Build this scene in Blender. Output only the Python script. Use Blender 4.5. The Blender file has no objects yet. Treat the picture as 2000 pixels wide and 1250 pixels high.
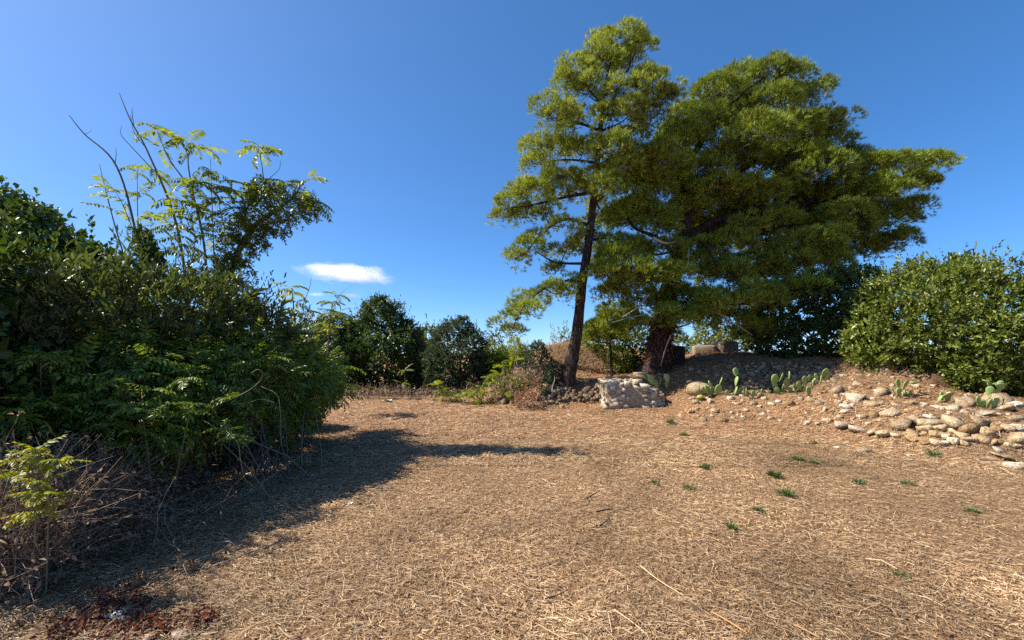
import bpy, math, random
import numpy as np
from mathutils import Vector, Matrix

R = np.random.default_rng(11)
random.seed(11)
SC = bpy.context.scene
COL = SC.collection

# ------------------------------------------------------------------ camera
F, HZ, CX, CH = 833.0, 690.0, 1000.0, 1.6     # focal length and horizon in photo pixels (2000 wide), eye height
cam_d = bpy.data.cameras.new('camera'); cam = bpy.data.objects.new('camera', cam_d); COL.objects.link(cam)
cam.location = (0, 0, CH); cam.rotation_euler = (math.radians(90), 0, 0)
cam_d.sensor_width = 36.0; cam_d.lens = F / 2000 * 36.0; cam_d.shift_y = (HZ - 625) / 2000
cam_d.clip_start = 0.05; cam_d.clip_end = 20000
SC.camera = cam

# ------------------------------------------------------------------ light
SUN_EL, SUN_AZ = math.radians(46), math.radians(-87)        # azimuth from +Y towards +X
S = Vector((math.sin(SUN_AZ) * math.cos(SUN_EL), math.cos(SUN_AZ) * math.cos(SUN_EL), math.sin(SUN_EL)))
w = bpy.data.worlds.new('World'); SC.world = w; w.use_nodes = True
nt = w.node_tree
sky = nt.nodes.new('ShaderNodeTexSky'); sky.sky_type = 'NISHITA'; sky.sun_disc = False
sky.sun_elevation = SUN_EL; sky.sun_rotation = SUN_AZ
sky.air_density = 0.5; sky.dust_density = 0.5; sky.ozone_density = 8.0; sky.altitude = 0
hs = nt.nodes.new('ShaderNodeHueSaturation'); hs.inputs['Saturation'].default_value = 1.25; hs.inputs['Value'].default_value = 1.44
gm = nt.nodes.new('ShaderNodeGamma'); gm.inputs['Gamma'].default_value = 0.75      # the camera's flatter tone curve in the sky
nt.links.new(sky.outputs[0], gm.inputs['Color']); nt.links.new(gm.outputs[0], hs.inputs['Color'])
nt.links.new(hs.outputs[0], nt.nodes['Background'].inputs['Color'])
nt.nodes['Background'].inputs['Strength'].default_value = 0.124
sd = bpy.data.lights.new('sun', 'SUN'); sun = bpy.data.objects.new('sun', sd); COL.objects.link(sun)
sd.energy = 5.0; sd.angle = math.radians(0.53); sd.color = (1.0, 0.93, 0.82)
sun.rotation_euler = S.to_track_quat('Z', 'Y').to_euler(); sun.location = (-20, 10, 20)
vs = SC.view_settings
vs.view_transform = 'Standard'; vs.look = 'None'; vs.gamma = 1; vs.use_curve_mapping = False; vs.exposure = 1.0
cy = SC.cycles
cy.max_bounces = 10; cy.diffuse_bounces = 3; cy.glossy_bounces = 2; cy.transmission_bounces = 4; cy.transparent_max_bounces = 8
cy.volume_bounces = 8; cy.use_denoising = False; cy.caustics_reflective = False; cy.caustics_refractive = False

# ------------------------------------------------------------------ helpers
def P(px, py, Y):
    return np.array([(px - CX) / F * Y, Y, CH + (HZ - py) / F * Y])

def tag(o, label=None, cat=None, group=None, kind=None):
    if label: o['label'] = label
    if cat: o['category'] = cat
    if group: o['group'] = group
    if kind: o['kind'] = kind
    return o

def link(name, me, mats, parent=None, loc=None):
    o = bpy.data.objects.new(name, me); COL.objects.link(o)
    if mats is not None and me is not None and not me.materials:
        me.materials.append(mats)
    if parent: o.parent = parent
    if loc is not None: o.location = loc
    return o

def empty(name, loc=(0, 0, 0)):
    # the thing's base; parts carry world coordinates, so the empty stays at the origin and only displays there
    o = bpy.data.objects.new(name, None); COL.objects.link(o); o.location = loc; o.empty_display_size = 0.2
    return o

def mesh_np(name, V, Fc, smooth=False):
    """V (n,3); Fc (m,k) faces all with k corners"""
    me = bpy.data.meshes.new(name)
    V = np.asarray(V, np.float32); Fc = np.asarray(Fc, np.int32)
    m, k = Fc.shape
    me.vertices.add(len(V)); me.vertices.foreach_set('co', V.ravel())
    me.loops.add(m * k); me.loops.foreach_set('vertex_index', Fc.ravel())
    me.polygons.add(m)
    me.polygons.foreach_set('loop_start', np.arange(0, m * k, k, dtype=np.int32))
    if smooth: me.polygons.foreach_set('use_smooth', np.ones(m, bool))
    me.update(calc_edges=True)
    return me

def rel(V, base): return np.asarray(V) - np.asarray(base)

def unit(a):
    return a / np.maximum(np.linalg.norm(a, axis=-1, keepdims=True), 1e-9)

_K = R.normal(size=(10, 3)); _PH = R.uniform(0, 6.28, 10)
def wob(p, s=1.0):
    """cheap smooth noise, about -1..1"""
    p = np.asarray(p) * s
    o = 0
    for i in range(0, 10, 2):
        o = o + np.sin(p @ (_K[i] * (1 + .35 * i)) + _PH[i]) * np.sin(p @ (_K[i + 1] * (1 + .35 * i)) + _PH[i + 1]) / (1 + .25 * i)
    return o / 1.6

def rdirs(n):
    return unit(R.normal(size=(n, 3)))

def perp(a):
    ref = np.where(np.abs(a[..., 2:3]) < .9, np.array([0, 0, 1.]), np.array([1., 0, 0]))
    return unit(np.cross(a, ref))

def leaves(pos, ax, nrm, L, W, fold=.25, wide=.45):
    """two folded triangles per leaf"""
    n = len(pos); L = np.broadcast_to(L, (n,))[:, None]; W = np.broadcast_to(W, (n,))[:, None]
    ax = unit(ax); nrm = unit(nrm - (nrm * ax).sum(1, keepdims=True) * ax); s = np.cross(ax, nrm)
    mid = pos + ax * L * wide
    V = np.stack([pos, mid + s * W * .5 + nrm * W * fold, pos + ax * L - nrm * L * .08, mid - s * W * .5 + nrm * W * fold], 1).reshape(-1, 3)
    b = np.arange(n)[:, None] * 4
    T = np.concatenate([b + np.array([0, 1, 2]), b + np.array([0, 2, 3])], 1).reshape(-1, 3)
    return V, T

def join(parts):
    Vs, Ts, o = [], [], 0
    for V, T in parts:
        Vs.append(V); Ts.append(T + o); o += len(V)
    return np.concatenate(Vs), np.concatenate(Ts)

def sprigs(pts, axes, slen, k, L, W, ang=(0.6, 1.1), fold=.2, up=0.0):
    n = len(pts); ax = unit(axes)
    u = perp(ax); v = np.cross(ax, u)
    t = (np.arange(k) + .5) / k
    T = np.tile(t, (n, 1)) + R.uniform(-.1, .1, (n, k))
    az = np.arange(k) * 2.4 + R.uniform(0, 6.28, (n, 1)) + R.uniform(-.4, .4, (n, k))
    a = R.uniform(ang[0], ang[1], (n, k)) * (1.15 - .5 * T)
    sl = np.broadcast_to(slen, (n,))[:, None, None]
    p = pts[:, None] + ax[:, None] * sl * T[..., None]
    rad = u[:, None] * np.cos(az)[..., None] + v[:, None] * np.sin(az)[..., None]
    d = ax[:, None] * np.cos(a)[..., None] + rad * np.sin(a)[..., None]
    nr = ax[:, None] + .35 * R.normal(size=(n, k, 3)) + np.array([0, 0, up])
    sz = R.uniform(.55, 1.35, (n, k))
    return leaves(p.reshape(-1, 3), d.reshape(-1, 3), nr.reshape(-1, 3), (L * sz).ravel(), (W * sz).ravel(), fold)

def needles(pts, axes, k, L, W, ang=(.25, .9), out=None):
    """tufts of k single-triangle needles"""
    n = len(pts); ax = unit(axes); u = perp(ax); v = np.cross(ax, u)
    az = R.uniform(0, 6.28, (n, k)); a = R.uniform(ang[0], ang[1], (n, k))
    rad = u[:, None] * np.cos(az)[..., None] + v[:, None] * np.sin(az)[..., None]
    d = ax[:, None] * np.cos(a)[..., None] + rad * np.sin(a)[..., None]
    s = unit(np.cross(d, (0 if out is None else out[:, None]) + .75 * R.normal(size=(n, k, 3))))      # flat side mostly outwards
    l = L * R.uniform(.7, 1.15, (n, k, 1))
    p = pts[:, None] + R.normal(size=(n, k, 3)) * L * .12
    V = np.stack([p - s * W * .5, p + s * W * .5, p + d * l], 2).reshape(-1, 3)
    return V, np.arange(len(V)).reshape(-1, 3)

def tubes(paths, radii, sides=3):
    """paths (n,s,3), radii (n,s) -> quads"""
    paths = np.asarray(paths, float); radii = np.broadcast_to(radii, paths.shape[:2])
    n, s, _ = paths.shape
    tg = unit(np.gradient(paths, axis=1))
    u = perp(tg[:, 0]); us = [u]
    for i in range(1, s):
        u = unit(u - (u * tg[:, i]).sum(1, keepdims=True) * tg[:, i]); us.append(u)
    u = np.stack(us, 1); v = np.cross(tg, u)
    a = np.arange(sides) / sides * 2 * math.pi
    V = paths[:, :, None] + radii[..., None, None] * (u[:, :, None] * np.cos(a)[:, None] + v[:, :, None] * np.sin(a)[:, None])
    idx = np.arange(n * s * sides).reshape(n, s, sides)
    q = np.stack([idx[:, :-1], np.roll(idx, -1, 2)[:, :-1], np.roll(idx, -1, 2)[:, 1:], idx[:, 1:]], -1).reshape(-1, 4)
    return V.reshape(-1, 3), q

def spline(pts, n):
    """Catmull-Rom through pts (m,d), n samples"""
    p = np.asarray(pts, float); p = np.vstack([2 * p[0] - p[1], p, 2 * p[-1] - p[-2]])
    m = len(p) - 3; t = np.linspace(0, m - 1e-6, n); i = t.astype(int); f = (t - i)[:, None]
    a, b, c, d = p[i], p[i + 1], p[i + 2], p[i + 3]
    return .5 * (2 * b + (c - a) * f + (2 * a - 5 * b + 4 * c - d) * f ** 2 + (3 * b - a - 3 * c + d) * f ** 3)

def trunk_mesh(name, pts, rad, n=40, sides=14, rough=.06, flare=0.0):
    path = spline(pts, n); r = np.interp(np.linspace(0, 1, n), np.linspace(0, 1, len(rad)), rad)
    if flare: r = r * (1 + flare * np.exp(-np.linspace(0, 1, n) * 14))
    V, q = tubes(path[None], r[None], sides)
    c = np.repeat(path, sides, 0)
    d = V - c; V = c + d * (1 + rough * (wob(V * np.array([1, 1, .35]), 9)[:, None] + .8 * wob(V * np.array([1, 1, .3]), 22)[:, None]))
    return mesh_np(name, V, q, True), path, r

# ------------------------------------------------------------------ materials
def nodes(name):
    m = bpy.data.materials.new(name); m.use_nodes = True
    t = m.node_tree; return m, t, t.nodes, t.links, t.nodes['Principled BSDF']

def ramp(N, stops, interp='LINEAR'):
    r = N.new('ShaderNodeValToRGB'); r.color_ramp.interpolation = interp
    e = r.color_ramp.elements
    while len(e) < len(stops): e.new(.5)
    for k, (p, c) in enumerate(stops): e[k].position = p; e[k].color = (*c, 1)
    return r

def tex(N, kind, scale, detail=4, rough=.55, coord=None, L=None):
    t = N.new('ShaderNodeTexNoise' if kind == 'n' else 'ShaderNodeTexVoronoi')
    t.inputs['Scale'].default_value = scale
    if kind == 'n': t.inputs['Detail'].default_value = detail; t.inputs['Roughness'].default_value = rough
    if coord is not None: L.new(coord, t.inputs['Vector'])
    return t

def leaf_mat(name, cols, rough=.45, transl=.35, spec=.4, nscale=1.2, nvar=.35, tcol=(1.5, 1.6, .5)):
    m, t, N, L, b = nodes(name)
    g = N.new('ShaderNodeNewGeometry')
    r = ramp(N, [(k / (len(cols) - 1), c) for k, c in enumerate(cols)]); L.new(g.outputs['Random Per Island'], r.inputs[0])
    nz = tex(N, 'n', nscale, 3, .6, g.outputs['Position'], L)
    mp = N.new('ShaderNodeMapRange'); mp.inputs[1].default_value = .3; mp.inputs[2].default_value = .7
    mp.inputs[3].default_value = 1 - nvar; mp.inputs[4].default_value = 1 + nvar; L.new(nz.outputs[0], mp.inputs[0])
    mx = N.new('ShaderNodeVectorMath'); mx.operation = 'SCALE'; L.new(r.outputs[0], mx.inputs[0]); L.new(mp.outputs[0], mx.inputs['Scale'])
    L.new(mx.outputs[0], b.inputs['Base Color']); b.inputs['Roughness'].default_value = rough; b.inputs['Specular IOR Level'].default_value = spec
    tc = N.new('ShaderNodeVectorMath'); tc.operation = 'MULTIPLY'; tc.inputs[1].default_value = tcol; L.new(mx.outputs[0], tc.inputs[0])
    tr = N.new('ShaderNodeBsdfTranslucent'); L.new(tc.outputs[0], tr.inputs[0])
    ms = N.new('ShaderNodeMixShader'); ms.inputs[0].default_value = transl
    L.new(b.outputs[0], ms.inputs[1]); L.new(tr.outputs[0], ms.inputs[2]); L.new(ms.outputs[0], N['Material Output'].inputs[0])
    return m

def plain_mat(name, cols, rough=.8, spec=.2, island=True, nscale=8, bump=0, bscale=30):
    m, t, N, L, b = nodes(name)
    g = N.new('ShaderNodeNewGeometry')
    r = ramp(N, [(k / max(1, len(cols) - 1), c) for k, c in enumerate(cols)])
    if island: L.new(g.outputs['Random Per Island'], r.inputs[0])
    else: L.new(tex(N, 'n', nscale, 6, .65, g.outputs['Position'], L).outputs[0], r.inputs[0])
    L.new(r.outputs[0], b.inputs['Base Color']); b.inputs['Roughness'].default_value = rough; b.inputs['Specular IOR Level'].default_value = spec
    if bump:
        nz = tex(N, 'n', bscale, 6, .7, g.outputs['Position'], L)
        bp = N.new('ShaderNodeBump'); bp.inputs['Strength'].default_value = bump; bp.inputs['Distance'].default_value = .03
        L.new(nz.outputs[0], bp.inputs['Height']); L.new(bp.outputs[0], b.inputs['Normal'])
    return m

def bark_mat(name, dark, mid, light):
    m, t, N, L, b = nodes(name)
    g = N.new('ShaderNodeNewGeometry')
    mp = N.new('ShaderNodeMapping'); mp.inputs['Scale'].default_value = (1, 1, .28); L.new(g.outputs['Position'], mp.inputs[0])
    v = tex(N, 'v', 16, coord=mp.outputs[0], L=L); n = tex(N, 'n', 26, 8, .7, mp.outputs[0], L)
    ad = N.new('ShaderNodeMath'); ad.operation = 'MULTIPLY_ADD'; ad.inputs[1].default_value = .8
    L.new(v.outputs['Distance'], ad.inputs[0]); L.new(n.outputs[0], ad.inputs[2])
    r = ramp(N, [(.35, light), (.6, mid), (.95, dark)]); L.new(ad.outputs[0], r.inputs[0])
    L.new(r.outputs[0], b.inputs['Base Color']); b.inputs['Roughness'].default_value = .9; b.inputs['Specular IOR Level'].default_value = .15
    bp = N.new('ShaderNodeBump'); bp.inputs['Strength'].default_value = 1; bp.inputs['Distance'].default_value = .05; bp.invert = True
    L.new(ad.outputs[0], bp.inputs['Height']); L.new(bp.outputs[0], b.inputs['Normal'])
    return m

def stone_mat(name, cols, tint=.5):
    m, t, N, L, b = nodes(name)
    g = N.new('ShaderNodeNewGeometry'); oi = N.new('ShaderNodeObjectInfo')
    n1 = tex(N, 'n', 9, 8, .7, g.outputs['Position'], L)
    n2 = tex(N, 'n', 30, 8, .75, g.outputs['Position'], L)
    v = tex(N, 'v', 38, coord=g.outputs['Position'], L=L)
    sh = N.new('ShaderNodeMath'); sh.operation = 'MULTIPLY_ADD'; sh.inputs[1].default_value = tint; L.new(oi.outputs['Random'], sh.inputs[0])
    s2 = N.new('ShaderNodeMath'); s2.operation = 'SUBTRACT'; s2.inputs[1].default_value = tint / 2; L.new(n1.outputs[0], s2.inputs[0]); L.new(s2.outputs[0], sh.inputs[2])
    r = ramp(N, [(.25 + .5 * k / (len(cols) - 1), c) for k, c in enumerate(cols)]); L.new(sh.outputs[0], r.inputs[0])
    # dark pits and lichen
    r2 = ramp(N, [(.36, (.22, .18, .14)), (.47, (.72, .66, .58)), (.58, (1, 1, 1))]); L.new(n2.outputs[0], r2.inputs[0])
    mx = N.new('ShaderNodeMix'); mx.data_type = 'RGBA'; mx.blend_type = 'MULTIPLY'; mx.inputs[0].default_value = .92
    L.new(r.outputs[0], mx.inputs[6]); L.new(r2.outputs[0], mx.inputs[7])
    L.new(mx.outputs[2], b.inputs['Base Color']); b.inputs['Roughness'].default_value = .92; b.inputs['Specular IOR Level'].default_value = .15
    bp = N.new('ShaderNodeBump'); bp.inputs['Strength'].default_value = .85; bp.inputs['Distance'].default_value = .024
    ad = N.new('ShaderNodeMath'); ad.operation = 'MULTIPLY_ADD'; ad.inputs[1].default_value = .5; L.new(v.outputs['Distance'], ad.inputs[0]); L.new(n2.outputs[0], ad.inputs[2])
    L.new(ad.outputs[0], bp.inputs['Height']); L.new(bp.outputs[0], b.inputs['Normal'])
    return m

M = {}
M['pine'] = leaf_mat('pine_needles', [(.08, .115, .016), (.145, .195, .024), (.22, .27, .033), (.32, .36, .05)], .55, .2, .2, 1.5, .35, (1.5, 1.5, .5))
M['pine_tall'] = leaf_mat('pine_needles_pale', [(.12, .16, .026), (.2, .245, .04), (.29, .325, .055), (.39, .41, .08)], .55, .3, .2, 1.5, .35, (1.5, 1.5, .5))
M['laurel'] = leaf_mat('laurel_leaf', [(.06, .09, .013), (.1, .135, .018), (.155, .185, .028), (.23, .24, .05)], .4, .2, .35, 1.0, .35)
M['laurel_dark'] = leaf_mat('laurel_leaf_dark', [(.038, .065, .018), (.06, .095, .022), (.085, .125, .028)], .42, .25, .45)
M['blue_oak'] = leaf_mat('small_dark_leaf', [(.035, .055, .028), (.055, .085, .04), (.085, .115, .055)], .5, .2, .35)
M['ivy'] = leaf_mat('ivy_leaf', [(.035, .06, .012), (.065, .105, .018), (.11, .155, .03)], .42, .22, .4)
M['mastic'] = leaf_mat('grey_green_leaf', [(.055, .075, .022), (.095, .12, .034), (.16, .18, .06)], .42, .22, .4)
M['trail'] = leaf_mat('pinnate_leaf', [(.055, .09, .014), (.095, .145, .02), (.15, .205, .028), (.23, .27, .04)], .45, .3, .3)
M['heaven'] = leaf_mat('bright_pinnate_leaf', [(.10, .14, .018), (.15, .185, .022), (.20, .225, .025)], .42, .5, .4, 2.0, .2, (1.7, 1.6, .4))
M['yellow'] = leaf_mat('yellow_green_leaf', [(.16, .20, .02), (.23, .25, .025), (.28, .28, .03)], .45, .5, .4, 2, .2, (1.5, 1.4, .4))
M['deadleaf'] = leaf_mat('dead_leaf', [(.17, .10, .06), (.29, .19, .115), (.42, .30, .2)], .7, .2, .2, 3, .3, (1.2, 1, .8))
M['redleaf'] = leaf_mat('red_leaf', [(.045, .016, .011), (.11, .034, .022), (.2, .07, .04), (.26, .14, .085)], .65, .25, .25, 5, .3, (1.4, .9, .7))
M['blond'] = plain_mat('blond_grass', [(.26, .15, .08), (.4, .26, .14), (.52, .38, .23)], .75)
M['rust'] = leaf_mat('rusty_bracken', [(.2, .08, .04), (.3, .14, .07), (.38, .22, .13)], .7, .2, .2, 4, .3, (1.2, 1, .8))
M['stem'] = plain_mat('dead_stem', [(.15, .10, .07), (.27, .195, .135), (.42, .33, .24)], .85)
M['twig'] = plain_mat('twig', [(.07, .055, .045), (.13, .105, .085), (.2, .17, .14)], .85)
M['palewood'] = plain_mat('pale_dead_wood', [(.28, .24, .20), (.4, .36, .31)], .85)
M['vine'] = plain_mat('vine_stem', [(.17, .16, .09), (.25, .22, .13)], .7)
M['bark'] = bark_mat('pine_bark', (.035, .025, .019), (.12, .088, .066), (.25, .195, .155))
M['bark_red'] = bark_mat('old_pine_bark', (.03, .02, .016), (.10, .065, .048), (.2, .14, .11))
M['greenbark'] = plain_mat('smooth_grey_bark', [(.10, .085, .06), (.17, .15, .11), (.12, .12, .07)], .8, .2, False, 12, .4, 60)
M['stone'] = stone_mat('limestone', [(.26, .165, .085), (.39, .275, .165), (.51, .405, .27), (.6, .52, .39)])
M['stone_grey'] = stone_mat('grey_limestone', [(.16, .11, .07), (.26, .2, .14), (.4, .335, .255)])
M['stone_ochre'] = stone_mat('ochre_limestone', [(.3, .185, .09), (.44, .31, .17), (.55, .43, .27), (.62, .53, .38)])
M['stone_pale'] = stone_mat('pale_limestone', [(.33, .24, .15), (.47, .38, .27), (.58, .5, .39), (.67, .61, .51)])
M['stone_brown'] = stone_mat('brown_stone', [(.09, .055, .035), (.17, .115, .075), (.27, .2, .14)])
M['earth'] = stone_mat('earth_bank_shaded', [(.1, .06, .035), (.19, .115, .065), (.3, .2, .12)])  # earth brown, darkened to stand for the shaded side of the bank end
M['pad'] = plain_mat('cactus_pad', [(.17, .24, .075), (.25, .33, .10), (.33, .41, .15)], .5, .4, False, 14, .15, 40)
M['grass'] = leaf_mat('green_grass', [(.06, .11, .035), (.09, .14, .05), (.17, .2, .08)], .5, .35, .3)

# ------------------------------------------------------------------ ground
cp = []
for y in (-4, 0, 2, 4, 6): cp += [(x, y, 0) for x in (-14, -9, -5, -2, 1, 4, 6.6)]
for y in (8, 10): cp += [(x, y, 0) for x in (-14, -9, -5, -2, 1, 3.5, 5.2)]
for y in (12,): cp += [(x, y, 0) for x in (-14, -9, -5, -2, 0, 2, 3.6)]
for y in (14.5, 17): cp += [(x, y, 0) for x in (-14, -9, -5, -2.5)]
cp += [(4.4, 12.0, .03), (5.9, 10.2, .02), (6.6, 8.5, .02), (6.9, 7.0, .02), (8.2, 6.4, .02), (11, 5.4, .05), (-.8, 14.5, .05), (.2, 13.6, .05), (.95, 12.8, .02), (1.6, 12.7, .0), (2.4, 12.6, .0), (12, 2, .05), (12, -3, 0)]
px_pts = [(1640, 815, 8.9), (1720, 820, 8.5), (1800, 815, 7.8), (1900, 820, 7.5), (2000, 835, 7.2), (2100, 835, 7.0),
          (1900, 792, 8.6), (2000, 785, 8.6), (1900, 765, 9.9), (2000, 768, 9.7),
          (1700, 780, 9.6), (1600, 792, 9.8), (1500, 778, 11), (1420, 778, 11.6), (1350, 775, 12.2), (1450, 762, 12.1), (1550, 760, 12.1), (1640, 755, 11.0),
          (1450, 712, 13.2), (1550, 708, 12.9), (1640, 706, 12.2), (1760, 712, 11.2), (1835, 722, 10.6), (1870, 765, 10.2), (1760, 750, 10.2),
          (1400, 690, 15), (1340, 712, 14.3), (1280, 724, 14.5), (1330, 740, 13.4), (1240, 745, 13.2), (1200, 738, 14.5),
          (1105, 749, 13.5), (1060, 757, 13.2), (1170, 750, 13.4), (1130, 672, 18.5), (1200, 700, 18), (1080, 685, 18), (1040, 715, 16.5), (980, 730, 16.8), (1200, 735, 16), (1140, 735, 15.6), (1100, 742, 14.6),
          (1020, 765, 14), (950, 750, 17)]
for a in px_pts: cp.append(tuple(P(*a)))
cp += [(9, 14, 1.45), (12, 11, 1.2), (14, 8, .7), (14, 14, 1.4), (18, 10, 1.1), (10, 18, 1.6), (5, 19, 1.7), (16, 20, 1.5), (6, 25, 1.5), (0, 24, 1.1), (-6, 23, .2), (-14, 22, 0), (-14, 30, 0), (0, 34, .6), (14, 32, 1), (26, 14, .9), (26, 30, .8), (-26, 4, 0), (-26, 20, 0), (26, 2, .2), (-26, -8, 0), (26, -8, 0)]
cp = np.array(cp)
def _phi(d2): return .5 * d2 * np.log(np.maximum(d2, 1e-9))
def _fit(cp, reg=.02):
    n = len(cp); X = cp[:, :2]
    K = _phi(((X[:, None] - X[None]) ** 2).sum(-1)) + reg * np.eye(n)
    Pm = np.hstack([np.ones((n, 1)), X])
    A = np.block([[K, Pm], [Pm.T, np.zeros((3, 3))]])
    return np.linalg.solve(A, np.concatenate([cp[:, 2], np.zeros(3)]))
_W = _fit(cp)
def height(x, y):
    x = np.asarray(x, float); y = np.asarray(y, float); sh = x.shape; q = np.stack([x.ravel(), y.ravel()], 1)
    z = np.empty(len(q))
    for i in range(0, len(q), 20000):
        b = q[i:i + 20000]
        z[i:i + 20000] = _phi(((b[:, None] - cp[None, :, :2]) ** 2).sum(-1)) @ _W[:-3] + _W[-3] + b @ _W[-2:]
    r = np.hypot(q[:, 0], q[:, 1] - 10); f = np.clip((r - 20) / 12, 0, 1)
    z = np.clip(z, -.06, 2.3) * (1 - f) + .3 * f
    q3 = np.column_stack([q, np.zeros(len(q))])
    amp = .018 + .03 * np.clip(z, 0, 1)
    z = z + amp * wob(q3, 1.7) + .6 * amp * wob(q3, 5.1)
    return z.reshape(sh)
def h1(x, y): return float(height(np.array([x]), np.array([y]))[0])
def hit(px, py, y0=2.0, y1=26.0):
    for n in (220, 40):
        Y = np.linspace(y0, y1, n); x = (px - CX) / F * Y; z = CH + (HZ - py) / F * Y
        k = np.nonzero(z <= height(x, Y))[0]
        i = k[0] if len(k) else n - 1
        y0, y1 = Y[max(0, i - 1)], Y[i]
    return np.array([x[i], Y[i], z[i]])

_lx = np.arange(-24, 25, .1); _ly = np.arange(1, 20, .1); _LG = height(*np.meshgrid(_lx, _ly))
def height_q(x, y):
    fx = np.clip((x - _lx[0]) / .1, 0, len(_lx) - 1.001); fy = np.clip((y - _ly[0]) / .1, 0, len(_ly) - 1.001)
    i, j = fx.astype(int), fy.astype(int); u, v = fx - i, fy - j
    return (_LG[j, i] * (1 - u) + _LG[j, i + 1] * u) * (1 - v) + (_LG[j + 1, i] * (1 - u) + _LG[j + 1, i + 1] * u) * v

def axis_coords(lo, hi, fine_lo, fine_hi, step, grow):
    c = list(np.arange(fine_lo, fine_hi, step)); s = step; a = fine_lo
    left = []
    while a > lo: s *= grow; a -= s; left.append(a)
    s = step; b = c[-1]; right = []
    while b < hi: s *= grow; b += s; right.append(b)
    return np.array(left[::-1] + c + right)
gx = axis_coords(-3000, 3000, -7, 13, .12, 1.14); gy = axis_coords(-3000, 3000, 1.5, 20, .12, 1.14)
GX, GY = np.meshgrid(gx, gy)
GZ = height(GX, GY)
idx = np.arange(GX.size).reshape(GX.shape)
q = np.stack([idx[:-1, :-1], idx[:-1, 1:], idx[1:, 1:], idx[1:, :-1]], -1).reshape(-1, 4)
def ground_mat():
    m, t, N, L, b = nodes('dry_ground')
    g = N.new('ShaderNodeNewGeometry')
    a = tex(N, 'n', .55, 5, .6, g.outputs['Position'], L)
    f = tex(N, 'n', 34, 8, .75, g.outputs['Position'], L)
    mp = N.new('ShaderNodeMapping'); mp.inputs['Scale'].default_value = (1, .35, 1); mp.inputs['Rotation'].default_value = (0, 0, .5); L.new(g.outputs['Position'], mp.inputs[0])
    v = tex(N, 'n', 60, 6, .8, mp.outputs[0], L)
    r1 = ramp(N, [(.34, (.09, .05, .026)), (.5, (.26, .155, .08)), (.66, (.46, .305, .17))]); L.new(f.outputs[0], r1.inputs[0])
    r2 = ramp(N, [(.34, (.09, .04, .02)), (.5, (.25, .12, .055)), (.68, (.42, .23, .115))]); L.new(v.outputs[0], r2.inputs[0])
    # reddish pine-needle litter lies under and around the pines
    sp = N.new('ShaderNodeSeparateXYZ'); L.new(g.outputs['Position'], sp.inputs[0])
    my = N.new('ShaderNodeMapRange'); my.inputs[1].default_value = 7.0; my.inputs[2].default_value = 12.0; L.new(sp.outputs['Y'], my.inputs[0])
    mn = N.new('ShaderNodeMath'); mn.operation = 'MULTIPLY_ADD'; mn.inputs[1].default_value = 1.6; mn.inputs[2].default_value = -.45; L.new(a.outputs[0], mn.inputs[0])
    ad = N.new('ShaderNodeMath'); ad.operation = 'MULTIPLY'; ad.use_clamp = True; L.new(my.outputs[0], ad.inputs[0]); L.new(mn.outputs[0], ad.inputs[1])
    mx = N.new('ShaderNodeMix'); mx.data_type = 'RGBA'; L.new(ad.outputs[0], mx.inputs[0]); L.new(r1.outputs[0], mx.inputs[6]); L.new(r2.outputs[0], mx.inputs[7])
    L.new(mx.outputs[2], b.inputs['Base Color']); b.inputs['Roughness'].default_value = .95; b.inputs['Specular IOR Level'].default_value = .1
    bp = N.new('ShaderNodeBump'); bp.inputs['Strength'].default_value = 1; bp.inputs['Distance'].default_value = .03
    L.new(v.outputs[0], bp.inputs['Height']); L.new(bp.outputs[0], b.inputs['Normal'])
    return m
g = link('ground', mesh_np('ground', np.column_stack([GX.ravel(), GY.ravel(), GZ.ravel()]), q, True), ground_mat())
tag(g, 'dry brown field rising to a stony terrace', kind='structure')

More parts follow.
